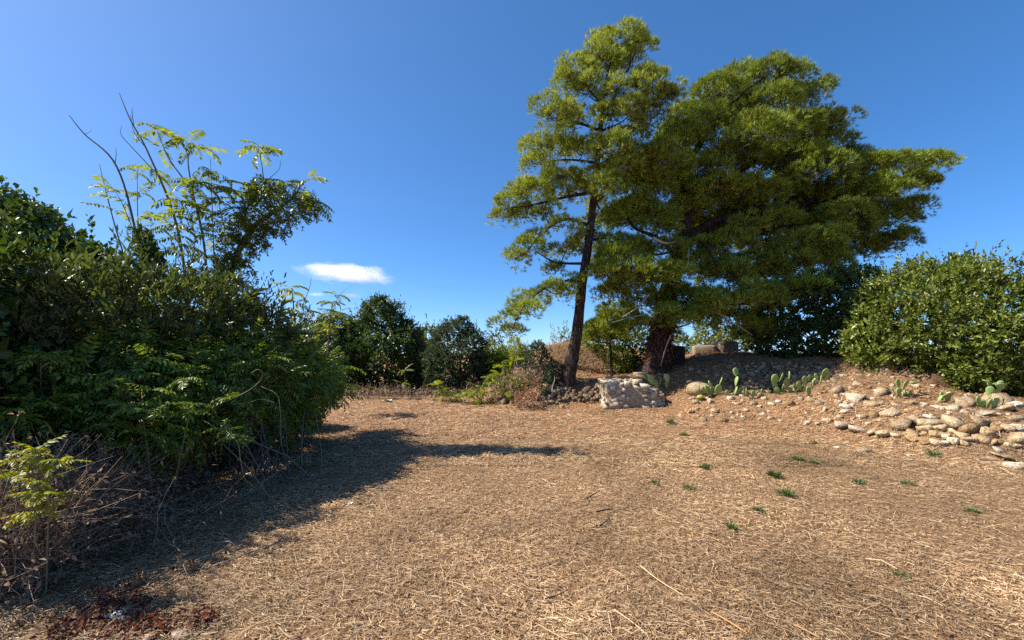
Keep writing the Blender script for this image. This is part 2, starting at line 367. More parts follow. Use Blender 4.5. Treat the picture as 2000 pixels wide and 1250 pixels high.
# mown straw lying on the ground, finer near the path and sparser far off
def straw(name, n, ylo, yhi, L, W, cols, lift, power=1.0, curved=False, xlim=None, label=''):
    u = R.uniform(0, 1, n)
    Y = (ylo ** (1 - power) + u * (yhi ** (1 - power) - ylo ** (1 - power))) ** (1 / (1 - power)) if power != 1 else ylo * (yhi / ylo) ** u
    X = R.uniform(-1, 1, n) * (1.3 * Y + .6) if xlim is None else R.uniform(xlim[0], xlim[1], n)
    # lie in drifts: local mean direction plus scatter; bare patches in between
    p3 = np.column_stack([X, Y, np.zeros(n)])
    keep = (wob(p3, .9) + .7 * wob(p3, 2.7) + R.normal(0, .5, n)) > -.75
    X, Y, p3 = X[keep], Y[keep], p3[keep]; n = len(X)
    th = .9 * wob(p3, .35) + R.normal(0, 1.2, n) + .3
    d = np.column_stack([np.cos(th), np.sin(th), R.normal(0, .13, n)])
    l = L * np.exp(R.normal(0, .45, n)); wd = np.maximum(W * np.exp(R.normal(0, .35, n)), Y * .0009)
    z = height_q(X, Y) + lift * R.uniform(0.1, 1, n) ** 1.5 + .004
    c = np.column_stack([X, Y, z])
    # follow the slope
    e = .05; gxs = (height_q(X + e, Y) - height_q(X - e, Y)) / (2 * e); gys = (height_q(X, Y + e) - height_q(X, Y - e)) / (2 * e)
    d[:, 2] += d[:, 0] * gxs + d[:, 1] * gys; d = unit(d)
    s = unit(np.cross(d, np.column_stack([R.normal(0, .35, n), R.normal(0, .35, n) - .15, np.ones(n)])))
    if curved:
        bend = s * (R.normal(0, .09, n) * l)[:, None] + np.array([0, 0, 1]) * (R.uniform(0, .1, n) * l)[:, None]
        a, m_, b_ = c - d * l[:, None] / 2, c + bend, c + d * l[:, None] / 2
        hw = s * wd[:, None] / 2
        V = np.stack([a - hw, a + hw, m_ + hw, m_ - hw, b_ + hw, b_ - hw], 1).reshape(-1, 3)
        i = np.arange(n)[:, None] * 6
        Q = np.concatenate([i + np.array([0, 1, 2, 3]), i + np.array([3, 2, 4, 5])], 1).reshape(-1, 4)
    else:
        hw = s * wd[:, None] / 2; a, b_ = c - d * l[:, None] / 2, c + d * l[:, None] / 2
        V = np.stack([a - hw, a + hw, b_ + hw, b_ - hw], 1).reshape(-1, 3); Q = np.arange(len(V)).reshape(-1, 4)
    o = link(name, mesh_np(name, V, Q), cols)
    return tag(o, label, 'straw', kind='stuff')
M['straw'] = leaf_mat('straw', [(.065, .034, .017), (.22, .127, .062), (.385, .24, .124), (.51, .345, .19), (.64, .475, .29)], .6, .12, .25, .55, .5, (1, 1, 1))
M['litter'] = leaf_mat('pine_litter', [(.19, .08, .04), (.34, .165, .08), (.45, .26, .135), (.5, .34, .2)], .7, .1, .25, 1.3, .25, (1, 1, 1))
straw('dry_straw', 210000, 2.0, 6.5, .034, .0029, M['straw'], .028, 1.4, False, None, 'mown straw lying thick over the near field')
straw('dry_stalks', 6000, 2.0, 7.5, .11, .0028, M['straw'], .04, 1.2, True, None, 'longer dry stalks strewn over the near field')
straw('dry_straw', 130000, 6.0, 18.0, .07, .005, M['straw'], .03, 1.2, False, None, 'pale mown straw over the far field')
straw('pine_litter', 60000, 8.0, 17.0, .11, .006, M['litter'], .025, 1.2, False, None, 'reddish fallen pine needles around the pines and stones')

# ------------------------------------------------------------------ bushes
def blobs_px(lst, zs=1.0, ds=1.0):
    """(px,py,r_px,Y[,aspect]) -> centre, radii"""
    out = []
    for b in lst:
        px, py, r, Y = b[:4]; asp = b[4] if len(b) > 4 else 1.0
        c = P(px, py, Y); rr = r / F * Y
        out.append((c, np.array([rr, rr * ds, rr * zs * asp])))
    return out

def blob_points(blobs, dens, shell=.35, front=1.0, back=.45, lump=.22, lscale=3.0, gap=-9, inner=.78):
    Ps, Ns, Rd = [], [], []
    for bi, (c, r) in enumerate(blobs):
        area = 4 * math.pi * (((r[0] * r[1]) ** 1.6 + (r[0] * r[2]) ** 1.6 + (r[1] * r[2]) ** 1.6) / 3) ** (1 / 1.6)
        n = int(area * dens) + 8
        d = rdirs(n)
        keep = R.uniform(0, 1, n) < np.where(d[:, 1] < .25, front, back) ; d = d[keep]; n = len(d)
        t = 1 - shell * R.uniform(0, 1, n) ** 1.4
        p = c + d * r * (t * (1 + lump * wob(d * lscale / 1.0 + bi * 3.7, 1.0)))[:, None]
        Ps.append(p); Ns.append(unit(d / r)); Rd.append(np.full(n, bi))
    p, nn, bi = np.concatenate(Ps), np.concatenate(Ns), np.concatenate(Rd)
    ok = np.ones(len(p), bool)
    for j, (c, r) in enumerate(blobs):
        ok &= ~((((p - c) / r) ** 2).sum(1) < inner ** 2) | (bi == j)
    if gap > -5: ok &= (wob(p, 2.2) + .5 * wob(p, 5)) > gap
    ok &= p[:, 2] > height(p[:, 0], p[:, 1]) + .02
    return p[ok], nn[ok]

def stems_to(base, pts, n, r0, r1, bow=.15, segs=6, sides=4, spread=.1):
    """n stems from round the base to points of the crown"""
    k = R.choice(len(pts), min(n, len(pts)), replace=False)
    e = pts[k]; b = base + np.column_stack([R.normal(0, spread, len(k)), R.normal(0, spread, len(k)), np.zeros(len(k))])
    b[:, 2] = height(b[:, 0], b[:, 1]) - .03
    t = np.linspace(0, 1, segs)[None, :, None]
    mid = (b + e) / 2; mid[:, 2] += np.abs(e[:, 2] - b[:, 2]) * bow; mid[:, :2] += (b - e)[:, :2] * bow
    pth = (1 - t) ** 2 * b[:, None] + 2 * t * (1 - t) * mid[:, None] + t ** 2 * e[:, None]
    pth[:, 1:-1] += R.normal(0, .02, (len(k), segs - 2, 3))
    return tubes(pth, (r0 + (r1 - r0) * t[..., 0]) * np.ones((len(k), 1)), sides)

def bush(name, label, cat, blobs, mat, dens, slen, k, L, W, ang=(.5, 1.1), up=.5, group=None, stems=14, fill=True, tw=None,
         shell=.35, lump=.22, lscale=3., gap=-9, spikes=0, base=None, back=.4, droop=0, mat_stem='twig', front=1.0, stem_r=.03):
    root = empty(name)
    p, n = blob_points(blobs, dens, shell, front, back, lump, lscale, gap)
    ax = unit(n + up * np.array([0, 0, 1]) + .35 * R.normal(size=n.shape) - droop * np.array([0, 0, 1]))
    parts = [sprigs(p - ax * slen * .5, ax, slen, k, L, W, ang)]
    if fill:     # bigger, older leaves deeper in the crown
        bl = [(c, r * .8) for c, r in blobs]
        p2, n2 = blob_points(bl, dens * .30, .3, front, .9, lump, lscale)
        parts.append(sprigs(p2, unit(n2 + .8 * R.normal(size=n2.shape)), slen * 1.2, k, L * 1.7, W * 1.9, ang))
    if spikes:   # young shoots standing out of the outline
        j = R.choice(np.nonzero(n[:, 2] > .15)[0], spikes)
        a2 = unit(n[j] * .4 + np.array([0, 0, 1]) + .2 * R.normal(size=(spikes, 3)))
        parts.append(sprigs(p[j], a2, slen * 2.6, k + 3, L * .9, W * .9, (.4, .9)))
    V, T = join(parts)
    cr = link('crown', mesh_np('crown', V, T), mat, root)
    if stems:
        b = np.mean([c for c, r in blobs], 0) if base is None else np.array(base)
        V, Q = stems_to(b, p, stems, stem_r, .005, spread=.25)
        link('stems', mesh_np('stems', V, Q, True), M[mat_stem], root)
    tag(root, label, cat, group)
    return root, p, n

GB = 'evergreen bushes at the far end of the field'
# right-hand laurels
LB = [(1760, 600, 70, 11.5), (1840, 590, 80, 11), (1930, 610, 85, 10.5), (2010, 640, 80, 10), (1720, 640, 55, 11.5), (1800, 640, 80, 10.8), (1880, 660, 80, 10.2), (1960, 690, 70, 9.8), (1900, 715, 50, 9.8), (1700, 680, 45, 11.4), (1770, 685, 45, 11.2), (1830, 695, 40, 10.6), (2060, 680, 80, 9.6), (1975, 735, 40, 9.7), (1790, 560, 50, 11.8), (1870, 545, 45, 11.6), (1730, 580, 40, 12)]
bush('laurel_bush', 'large sunlit laurel bush with glossy light-green leaves above the rubble', 'bush', blobs_px(LB, .95, 1.2), M['laurel'], 95, .16, 7, .085, .042, spikes=230, stems=24, lump=.34, lscale=6, gap=-.55)
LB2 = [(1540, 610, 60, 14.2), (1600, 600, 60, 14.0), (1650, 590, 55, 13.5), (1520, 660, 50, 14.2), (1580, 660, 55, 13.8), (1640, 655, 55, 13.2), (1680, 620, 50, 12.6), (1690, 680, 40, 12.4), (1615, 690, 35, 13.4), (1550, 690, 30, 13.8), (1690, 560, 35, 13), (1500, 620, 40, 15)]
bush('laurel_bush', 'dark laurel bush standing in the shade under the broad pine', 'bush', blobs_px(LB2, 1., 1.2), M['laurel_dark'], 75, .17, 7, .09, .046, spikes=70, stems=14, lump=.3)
# far bushes
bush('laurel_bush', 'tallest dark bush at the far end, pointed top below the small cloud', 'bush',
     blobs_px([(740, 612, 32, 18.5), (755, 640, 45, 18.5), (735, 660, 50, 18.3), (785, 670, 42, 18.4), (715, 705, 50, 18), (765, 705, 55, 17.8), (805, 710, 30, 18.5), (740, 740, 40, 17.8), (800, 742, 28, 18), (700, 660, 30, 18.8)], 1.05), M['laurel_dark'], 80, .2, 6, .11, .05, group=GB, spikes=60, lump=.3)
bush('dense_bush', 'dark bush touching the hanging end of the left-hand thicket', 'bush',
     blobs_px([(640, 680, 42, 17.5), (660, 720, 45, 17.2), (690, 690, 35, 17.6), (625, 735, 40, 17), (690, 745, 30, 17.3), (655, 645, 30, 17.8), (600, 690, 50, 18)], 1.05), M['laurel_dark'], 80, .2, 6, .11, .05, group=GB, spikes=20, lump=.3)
bush('round_bush', 'rounded blue-green bush standing alone near the middle of the far edge', 'bush',
     blobs_px([(893, 655, 32, 17.2), (880, 668, 40, 17), (918, 672, 34, 17), (860, 705, 34, 16.8), (900, 705, 46, 16.6), (930, 712, 24, 17), (875, 735, 34, 16.5), (915, 738, 28, 16.6), (848, 735, 20, 16.6), (905, 635, 16, 17)], 1.05), M['blue_oak'], 190, .10, 9, .05, .028, group=GB, lump=.28, lscale=5, up=.2)
bush('small_tree', 'lighter green bush peeping out between the two big dark bushes', 'bush',
     blobs_px([(838, 665, 24, 23), (842, 700, 30, 22.5), (825, 680, 22, 23)], 1.2), M['laurel'], 30, .22, 6, .13, .06, group=GB, spikes=10)
bush('far_shrub', 'loose pale green shrub just behind the round blue-green bush', 'bush',
     blobs_px([(968, 690, 24, 21), (955, 700, 20, 21), (985, 705, 20, 20.5), (966, 668, 9, 21, 2)], 1.1), M['laurel'], 34, .22, 6, .12, .045, group=GB, spikes=24)
bush('far_shrub', 'olive-green shrub filling the gap left of the round blue-green bush', 'bush',
     blobs_px([(830, 700, 26, 19.5), (828, 730, 30, 19), (845, 720, 24, 19.5), (815, 670, 18, 20)], 1.1), M['laurel'], 60, .2, 6, .11, .05, group=GB, spikes=16)
bush('far_shrub', 'bright green shrub between the round bush and the dry weeds', 'bush',
     blobs_px([(955, 715, 22, 17.6), (975, 708, 22, 17.6), (995, 718, 22, 17.2), (1010, 705, 18, 17.4), (950, 738, 16, 17.2)], 1.1), M['trail'], 80, .2, 7, .10, .04, group=GB, spikes=24)
bush('yellow_shrub', 'small yellow-green shrub left of the leaning pine trunk', 'bush',
     blobs_px([(1014, 690, 19, 16.8), (1005, 672, 11, 16.8, 1.3), (1024, 705, 14, 16.8)], 1.1), M['yellow'], 120, .12, 7, .06, .022, spikes=20, stems=6)
bush('juniper_bush', 'grey-green bush, the larger of two beside the leaning pine trunk', 'bush',
     blobs_px([(1048, 695, 24, 15.4), (1040, 712, 20, 15.2), (1065, 712, 20, 15.3), (1050, 680, 14, 15.6)], 1.1), M['blue_oak'], 180, .09, 9, .045, .022, up=.3, lscale=5)
bush('juniper_bush', 'smaller dark bush at the very foot of the leaning pine', 'bush',
     blobs_px([(1080, 735, 21, 13.6), (1068, 750, 16, 13.4), (1090, 722, 12, 13.8), (1062, 768, 11, 13.1)], 1.1), M['blue_oak'], 200, .09, 9, .042, .02, up=.3, lscale=5)
bush('evergreen_shrub', 'sunlit leafy shrub between the two pine trunks', 'bush',
     blobs_px([(1200, 672, 36, 16.5), (1240, 680, 36, 16.3), (1165, 660, 26, 16.8), (1215, 700, 24, 16), (1255, 700, 24, 16.2), (1190, 640, 28, 17)], 1.0), M['laurel'], 60, .16, 7, .09, .042, spikes=16, stems=8)
bush('far_shrub', 'pale leafy shrub on the skyline behind the leaning pine', 'bush',
     blobs_px([(1085, 668, 16, 22), (1105, 660, 14, 22), (1120, 672, 16, 22), (1070, 676, 10, 22)], 1.0), M['heaven'], 40, .25, 6, .14, .05, gap=-.1, spikes=12, stems=8, fill=False)
bush('low_bush', 'low yellow-green scrub lit behind the squared stone blocks', 'bush',
     blobs_px([(1365, 672, 16, 18.5), (1400, 668, 16, 19), (1440, 668, 22, 18.5), (1475, 665, 24, 18), (1330, 675, 18, 18), (1420, 655, 20, 20), (1480, 640, 26, 19), (1380, 650, 22, 20)], .9), M['laurel'], 48, .16, 6, .10, .045, stems=8)

# ------------------------------------------------------------------ pines
def pine(name, label, trunk, trad, limbs, clumps, mat, bark, nee, tuft_k, extra_back=.0, nt_per=1.0, depth=.9, zs=.75, flare=.5, hang=0):
    root = empty(name)
    tp = [P(*a) for a in trunk]
    tp[0][2] = h1(tp[0][0], tp[0][1]) - .12
    me, path, rr = trunk_mesh('trunk', tp, trad, 60, 18, .07, flare)
    link('trunk', me, bark, root)
    sk = [path[6:]]; skr = [rr[6:]]
    for lb, r0, r1 in limbs:
        me, pth, rl = trunk_mesh('limb', [P(*a) for a in lb], [r0, r1], 22, 8, .08)
        link('limb', me, bark, root); sk.append(pth); skr.append(rl)
    SK = np.concatenate(sk); SR = np.concatenate(skr)
    bl = []
    for c in clumps:
        px, py, r, Y = c[:4]
        ce = P(px, py, Y); rad = r / F * Y * .93
        bl.append((ce, np.array([rad, rad * depth, rad * zs])))
    for c, r in list(bl):
        if R.uniform() < extra_back:
            bl.append((c + np.array([R.normal(0, .3), R.uniform(1.0, 2.6), R.normal(-.1, .25)]), r * R.uniform(.75, 1)))
    # boughs from the limbs to every clump, and side twigs in it
    bp, br, tips, taxes = [], [], [], []
    for c, r in bl:
        d2 = ((SK - c) ** 2).sum(1) + 1.2 * np.maximum(0, SK[:, 2] - c[2] + .2) ** 2
        i = int(np.argmin(d2)); a = SK[i]; L = np.linalg.norm(c - a)
        m = (a + c) / 2 + np.array([R.normal(0, .08), R.normal(0, .08), -.10 * L]) ; t = np.linspace(0, 1, 7)[:, None]
        bp.append((1 - t) ** 2 * a + 2 * t * (1 - t) * m + t ** 2 * c); br.append(np.linspace(min(SR[i] * .7, .02 + .02 * L), .010, 7))
        nb = int(max(5, 29 * (r[0] / .7) ** 1.6 * nt_per))
        dd = rdirs(nb * 3); dd = dd[dd[:, 2] > R.uniform(-.6, .2, len(dd))][:nb]; nb = len(dd)
        tt = R.uniform(.5, 1.0, nb) ** .5
        e = c + dd * r * tt[:, None] * (1 + .22 * wob(dd * 2.5 + c, 1))[:, None]
        tips.append(e); taxes.append(unit(dd + np.array([0, 0, .5 - hang])))
        s = c + dd * r * .1
        t = np.linspace(0, 1, 4)[None, :, None]
        q = s[:, None] * (1 - t) + e[:, None] * t; q[:, 1:3] -= np.array([0, 0, 1]) * r[2] * .12
        tw_p.append(q)
    for b_, r_ in zip(bp, br):
        V, Q = tubes(b_[None], r_[None], 5); link('bough', mesh_np('bough', V, Q, True), bark, root)
    tw = np.concatenate(tw_p); tw_p.clear()
    V, Q = tubes(tw, np.broadcast_to(np.linspace(.009, .005, 4), tw.shape[:2]), 3)
    o = link('twigs', mesh_np('twigs', V, Q), M['twig'], root); o['kind'] = 'stuff'
    tips = np.concatenate(tips); taxes = np.concatenate(taxes)
    # each tip carries a rounded pad of shoots ending in needle tufts
    n = len(tips); k = tuft_k
    d2 = unit(R.normal(size=(n, k, 3)) + taxes[:, None] * 1.0 + np.array([0, 0, .3 - hang]))
    rad = R.uniform(.18, .36, (n, 1, 1)) * R.uniform(.72, 1.05, (n, k, 1)) * nee / .14
    pts = tips[:, None] + d2 * rad * np.array([1.1, 1.1, .85]) - np.array([0, 0, .06])
    ax = unit(d2 + .55 * taxes[:, None] + np.array([0, 0, .45 - hang]) + .3 * R.normal(size=(n, k, 3)))
    V, T = needles(pts.reshape(-1, 3), ax.reshape(-1, 3), 8, nee, .019, (.2, .85), d2.reshape(-1, 3))
    link('crown', mesh_np('crown', V, T), mat, root)
    tag(root, label, 'tree', 'pines on the terrace')
    return root, SK
tw_p = []

Y0 = 13.5
def jy(lst, y, sp):
    return [(a[0], a[1] + 14 * max(0, 1 - a[1] / 320), a[2], y + R.uniform(-sp, sp)) for a in lst]
tall = jy([(1215, 78, 40), (1165, 100, 38), (1255, 90, 28), (1190, 72, 22), (1125, 135, 33), (1180, 125, 40), (1235, 125, 38), (1105, 165, 28), (1150, 180, 38), (1215, 175, 34), (1262, 155, 26), (1300, 160, 26), (1285, 195, 34), (1270, 240, 36), (1062, 205, 22), (1085, 235, 36), (1125, 240, 36), (1190, 235, 34), (1232, 220, 30),
            (1052, 290, 28), (1090, 300, 38), (1138, 300, 36), (1195, 300, 40), (1045, 320, 20), (1100, 345, 34), (1000, 395, 27), (1030, 380, 34), (1068, 375, 36), (1112, 372, 38), (990, 425, 20), (1025, 425, 28), (1065, 415, 24), (1160, 360, 32), (1195, 370, 34), (1230, 330, 36),
            (1005, 505, 20), (1035, 490, 26), (1050, 470, 16), (1105, 490, 26), (1135, 475, 30), (1105, 440, 22), (1020, 590, 19), (1050, 585, 18), (985, 628, 16), (1003, 650, 13), (1035, 610, 16), (1088, 575, 24), (1118, 560, 18), (1010, 612, 13), (1175, 430, 28), (1190, 480, 22), (1090, 530, 14)], Y0, .9)
tl_limbs = [([(1172, 245, 13.5), (1200, 190, 13.3), (1228, 130, 13.2), (1240, 100, 13.2)], .07, .025),
            ([(1150, 440, 13.5), (1105, 428, 13.3), (1060, 455, 13.2), (1022, 500, 13.1)], .06, .015),
            ([(1160, 375, 13.5), (1105, 385, 13.2), (1040, 400, 13.0), (1000, 405, 12.9)], .06, .02),
            ([(1143, 515, 13.5), (1085, 512, 13.7), (1045, 490, 13.8)], .045, .015),
            ([(1138, 545, 13.5), (1080, 555, 13.2), (1030, 590, 13.0), (1000, 640, 12.9)], .05, .012),
            ([(1166, 318, 13.5), (1115, 312, 13.8), (1060, 315, 14)], .05, .015),
            ([(1172, 255, 13.5), (1130, 240, 13.2), (1080, 230, 13)], .05, .015),
            ([(1150, 470, 13.5), (1180, 465, 13.8), (1200, 475, 14)], .04, .015),
            ([(1162, 350, 13.5), (1205, 325, 13.7), (1240, 315, 13.8)], .05, .015),
            ([(1178, 205, 13.5), (1140, 165, 13.7), (1115, 140, 13.8)], .05, .015),
            ([(1176, 225, 13.5), (1240, 220, 14), (1290, 190, 14.2)], .05, .015)]
pine('tall_pine', 'tall slender pine with a bare leaning trunk and open crown', [(1106, 752, Y0), (1117, 700, Y0), (1128, 640, Y0), (1136, 560, Y0), (1146, 500, Y0), (1156, 420, Y0), (1165, 330, Y0), (1172, 255, Y0), (1179, 195, Y0), (1187, 140, Y0), (1200, 95, Y0)],
     [.19, .178, .165, .148, .135, .115, .095, .075, .058, .04, .02], tl_limbs, tall, M['pine_tall'], M['bark'], .145, 30, .1, .82, zs=.75, hang=.05)

YB = 15.0
up_ = jy([(1400, 178, 42), (1450, 158, 40), (1500, 140, 32), (1545, 152, 30), (1590, 168, 18), (1560, 195, 36), (1500, 205, 46), (1440, 220, 48), (1385, 245, 52), (1345, 235, 40), (1330, 285, 52), (1290, 320, 46), (1480, 268, 54), (1550, 255, 46), (1605, 240, 30), (1645, 228, 16), (1620, 280, 36), (1560, 310, 50), (1500, 330, 54), (1430, 320, 54), (1370, 340, 54), (1310, 380, 48), (1255, 375, 46), (1235, 420, 44), (1290, 440, 42), (1350, 410, 44), (1240, 320, 40), (1220, 280, 36)], 14.6, 1.3)
rt_ = jy([(1610, 340, 46), (1660, 318, 32), (1660, 370, 46), (1710, 335, 36), (1760, 328, 34), (1808, 322, 28), (1838, 325, 15), (1785, 365, 34), (1720, 380, 44), (1740, 425, 38), (1785, 405, 22), (1700, 450, 44), (1650, 430, 44), (1768, 468, 22), (1720, 485, 32), (1660, 490, 34), (1605, 470, 36), (1590, 400, 40), (1540, 375, 36), (1545, 440, 30)], 14.8, 1.2) + jy([(1400, 400, 40), (1450, 420, 42), (1500, 440, 42), (1550, 430, 42), (1420, 460, 38), (1480, 480, 38), (1540, 490, 36), (1600, 440, 40), (1370, 450, 34), (1600, 510, 34), (1660, 460, 36)], 16.6, .8) + jy([(1500, 385, 32), (1450, 375, 34), (1400, 370, 34)], 14.0, .3) + jy([(1435, 475, 32), (1560, 478, 36), (1620, 515, 32), (1590, 555, 28), (1645, 545, 24), (1520, 425, 26), (1455, 440, 22)], 13.8, .2)
lo_ = jy([(1480, 525, 48), (1540, 515, 42), (1420, 545, 44), (1360, 525, 38), (1300, 545, 40), (1250, 540, 42), (1230, 490, 36), (1190, 540, 32), (1330, 590, 46), (1400, 600, 46), (1470, 590, 44), (1350, 630, 34), (1430, 635, 34), (1262, 595, 34), (1520, 575, 34), (1210, 500, 28), (1195, 580, 24), (1300, 620, 26), (1570, 560, 28), (1390, 490, 30), (1310, 490, 26), (1490, 640, 24)], 13.6, .8)
bl_limbs = [([(1332, 470, 14.5), (1400, 432, 14.6), (1480, 408, 14.7), (1560, 400, 14.8), (1650, 378, 14.8), (1760, 352, 14.8)], .17, .04),
            ([(1340, 430, 14.5), (1338, 350, 14.6), (1372, 272, 14.6), (1425, 205, 14.5), (1490, 152, 14.5)], .16, .03),
            ([(1318, 500, 14.5), (1290, 468, 14.2), (1240, 445, 14), (1225, 420, 13.9)], .09, .03),
            ([(1332, 472, 14.5), (1365, 470, 13.8), (1388, 495, 13.2), (1400, 530, 13)], .07, .02),
            ([(1345, 385, 14.5), (1450, 330, 14.9), (1540, 282, 15.2), (1625, 252, 15.4)], .12, .03),
            ([(1302, 585, 14.5), (1380, 600, 14), (1470, 588, 13.6), (1545, 555, 13.5)], .08, .02),
            ([(1312, 535, 14.5), (1245, 522, 14), (1185, 535, 13.8)], .07, .02),
            ([(1400, 432, 14.6), (1550, 445, 15), (1700, 465, 15.2)], .09, .02),
            ([(1340, 400, 14.5), (1300, 350, 14.2), (1260, 320, 14)], .08, .02)]
pr, PSK = pine('broad_pine', 'broad spreading pine with thick trunk and long limbs reaching over the terrace', [(1280, 727, 14.5), (1287, 690, 14.5), (1293, 640, 14.5), (1302, 590, 14.5), (1315, 530, 14.5), (1330, 475, 14.5), (1340, 420, 14.5), (1347, 370, 14.5)],
     [.40, .37, .34, .31, .28, .25, .19, .13], bl_limbs, up_ + rt_ + lo_, M['pine'], M['bark_red'], .155, 30, .45, 1.05, zs=.75)
# dried creeper on its trunk
n = 1500; t = R.uniform(.12, .42, n); pth = spline([P(1280, 727, 14.5), P(1287, 690, 14.5), P(1293, 640, 14.5), P(1302, 590, 14.5)], 200)
t01 = R.uniform(.12, .8, n); c = pth[(t01 * 199).astype(int)]; a = R.uniform(0, 6.28, n); d = np.column_stack([np.cos(a), np.sin(a), np.zeros(n)])
V, T = leaves(c + d * R.uniform(.36, .46, n)[:, None], d * .4 + np.array([0, 0, -1]) + .5 * R.normal(size=(n, 3)), d + .4 * R.normal(size=(n, 3)), .09, .05)
o = link('dried_creeper', mesh_np('dried_creeper', V, T), M['redleaf'], pr); o['label'] = 'dry reddish creeper leaves clinging to the trunk'
# dead grey branches hanging low in the broad pine
for k, (pl, r0) in enumerate([([(1268, 575, 12.9), (1245, 600, 12.6), (1215, 620, 12.4)], .022), ([(1290, 610, 12.8), (1240, 618, 12.5), (1195, 630, 12.3)], .014), ([(1310, 655, 13.2), (1300, 680, 13.1), (1290, 715, 13.1)], .02), ([(1400, 610, 12.8), (1440, 635, 12.6), (1470, 655, 12.5)], .018), ([(1275, 465, 13.0), (1300, 475, 13.1), (1330, 470, 13.3)], .05), ([(1215, 525, 12.7), (1240, 528, 12.8), (1270, 530, 13)], .016)]):
    me, _, _ = trunk_mesh('dead_branch', [P(*a) for a in pl], [r0, r0 * .4], 14, 6, .1)
    o = link('dead_branch', me, M['palewood'], pr)
    if k == 0: o['label'] = 'bare grey dead branch'
# pine sapling in front of the shrub
pine('young_pine', 'low young pine with bright needles between the two big trunks', [(1195, 712, 15.2), (1192, 660, 15.2), (1195, 625, 15.2)], [.05, .04, .02], [],
     jy([(1170, 645, 22), (1200, 628, 24), (1230, 630, 22), (1160, 665, 16), (1215, 655, 20), (1185, 655, 20), (1250, 640, 16)], 15.2, .3), M['pine_tall'], M['bark'], .15, 30, 0, 1.2)

# ------------------------------------------------------------------ left-hand thicket
bush('ivy_mound', 'high mound smothered in dark glossy climber leaves at the left edge', 'bush',
     blobs_px([(-60, 540, 150, 6.6), (30, 580, 150, 6.6), (120, 640, 140, 6.6), (-20, 470, 85, 6.8), (60, 480, 75, 6.8), (170, 560, 65, 6.9), (-150, 620, 200, 6.0)], 1., .9) + [(np.array([-5.9, 3.75, 1.7]), np.array([1.25, .95, 1.55])), (np.array([-6.6, 4.8, 1.8]), np.array([1.2, 1., 1.6]))], M['ivy'], 115, .18, 7, .09, .068, (.7, 1.3), spikes=160, stems=16, lump=.3, lscale=6, gap=-.7)  # last two blobs, out past the left edge, added to shade the lower left
bush('evergreen_shrub', 'spreading shrub with narrow shiny grey-green leaves in the left thicket', 'bush',
     blobs_px([(60, 600, 105, 4.6), (160, 610, 90, 4.8), (260, 600, 80, 5.2), (340, 610, 80, 5.6), (420, 620, 75, 6.2), (490, 650, 70, 6.8), (-40, 640, 110, 4.4), (220, 660, 80, 4.9), (320, 680, 80, 5.3), (430, 690, 70, 6.0), (540, 690, 60, 7.4), (40, 690, 90, 4.4), (575, 665, 36, 8.2)], .9, 1.0), M['mastic'], 80, .24, 11, .095, .025, (.35, .9), spikes=130, stems=90, lump=.36, lscale=6, up=.7, gap=-.5, stem_r=.010, mat_stem='twig')
bush('understory_shrub', 'shaded leafy undergrowth at the left edge below the ivy mound', 'bush',
     blobs_px([(20, 770, 110, 4.3), (110, 770, 80, 4.4), (170, 800, 70, 4.4), (-60, 800, 130, 4.0), (60, 830, 60, 3.9), (480, 830, 90, 7.6), (420, 860, 80, 6.4), (560, 800, 70, 9)], .9, .8), M['ivy'], 120, .2, 8, .085, .04, (.6, 1.1), stems=16, lump=.3, stem_r=.012)

# fronds: one compound leaf each
def frond_mesh(L=.46, pairs=8, ll=.135, lw=.048, droop=.35, fold=.3, bw=.006):
    n = pairs; t = np.linspace(.12, .97, n)
    curve = lambda s: np.stack([np.zeros_like(s), L * s * np.cos(droop * s), -L * droop * s * s * .8], -1)
    pos = curve(t)
    dy = unit(np.gradient(curve(np.linspace(0, 1, 40)), axis=0)); tg = dy[(t * 39).astype(int)]
    out = []
    for sd in (-1, 1):
        side = np.tile(np.array([sd, 0., 0]), (n, 1))
        ax = side * .86 + tg * .42 + np.array([0, 0, -fold]) + .1 * R.normal(size=(n, 3))
        sz = np.sin(np.pi * (.16 + .72 * t)) * .5 + .55
        out.append(leaves(pos, ax, np.array([0, 0, 1.]) + .2 * R.normal(size=(n, 3)), ll * sz, lw * sz, .15))
    ax = tg[-1:]; out.append(leaves(pos[-1:], ax, np.array([[0, 0, 1.]]), ll * .8, lw * .9, .15))
    s = np.linspace(0, 1, 8); c = curve(s); wv = np.array([bw, 0, 0]) * (1 - .7 * s)[:, None]
    V = np.concatenate([c - wv, c + wv]); i = np.arange(7)
    T = np.concatenate([np.stack([i, i + 8, i + 9], 1), np.stack([i, i + 9, i + 1], 1)])
    out.append((V, T))
    V, T = join(out)
    return mesh_np('frond', V, T)
def fronds_of(mat, n=4, **kw):
    r = []
    for k in range(n):
        me = frond_mesh(droop=.25 + .2 * k, fold=.2 + .2 * k, **kw); me.materials.append(mat); r.append(me)
    return r
FR = fronds_of(M['heaven']); FRY = fronds_of(M['yellow'], 3, L=.30, pairs=6, ll=.10, lw=.042); FRT = fronds_of(M['trail'], 3, L=.32, pairs=6, ll=.095, lw=.034)

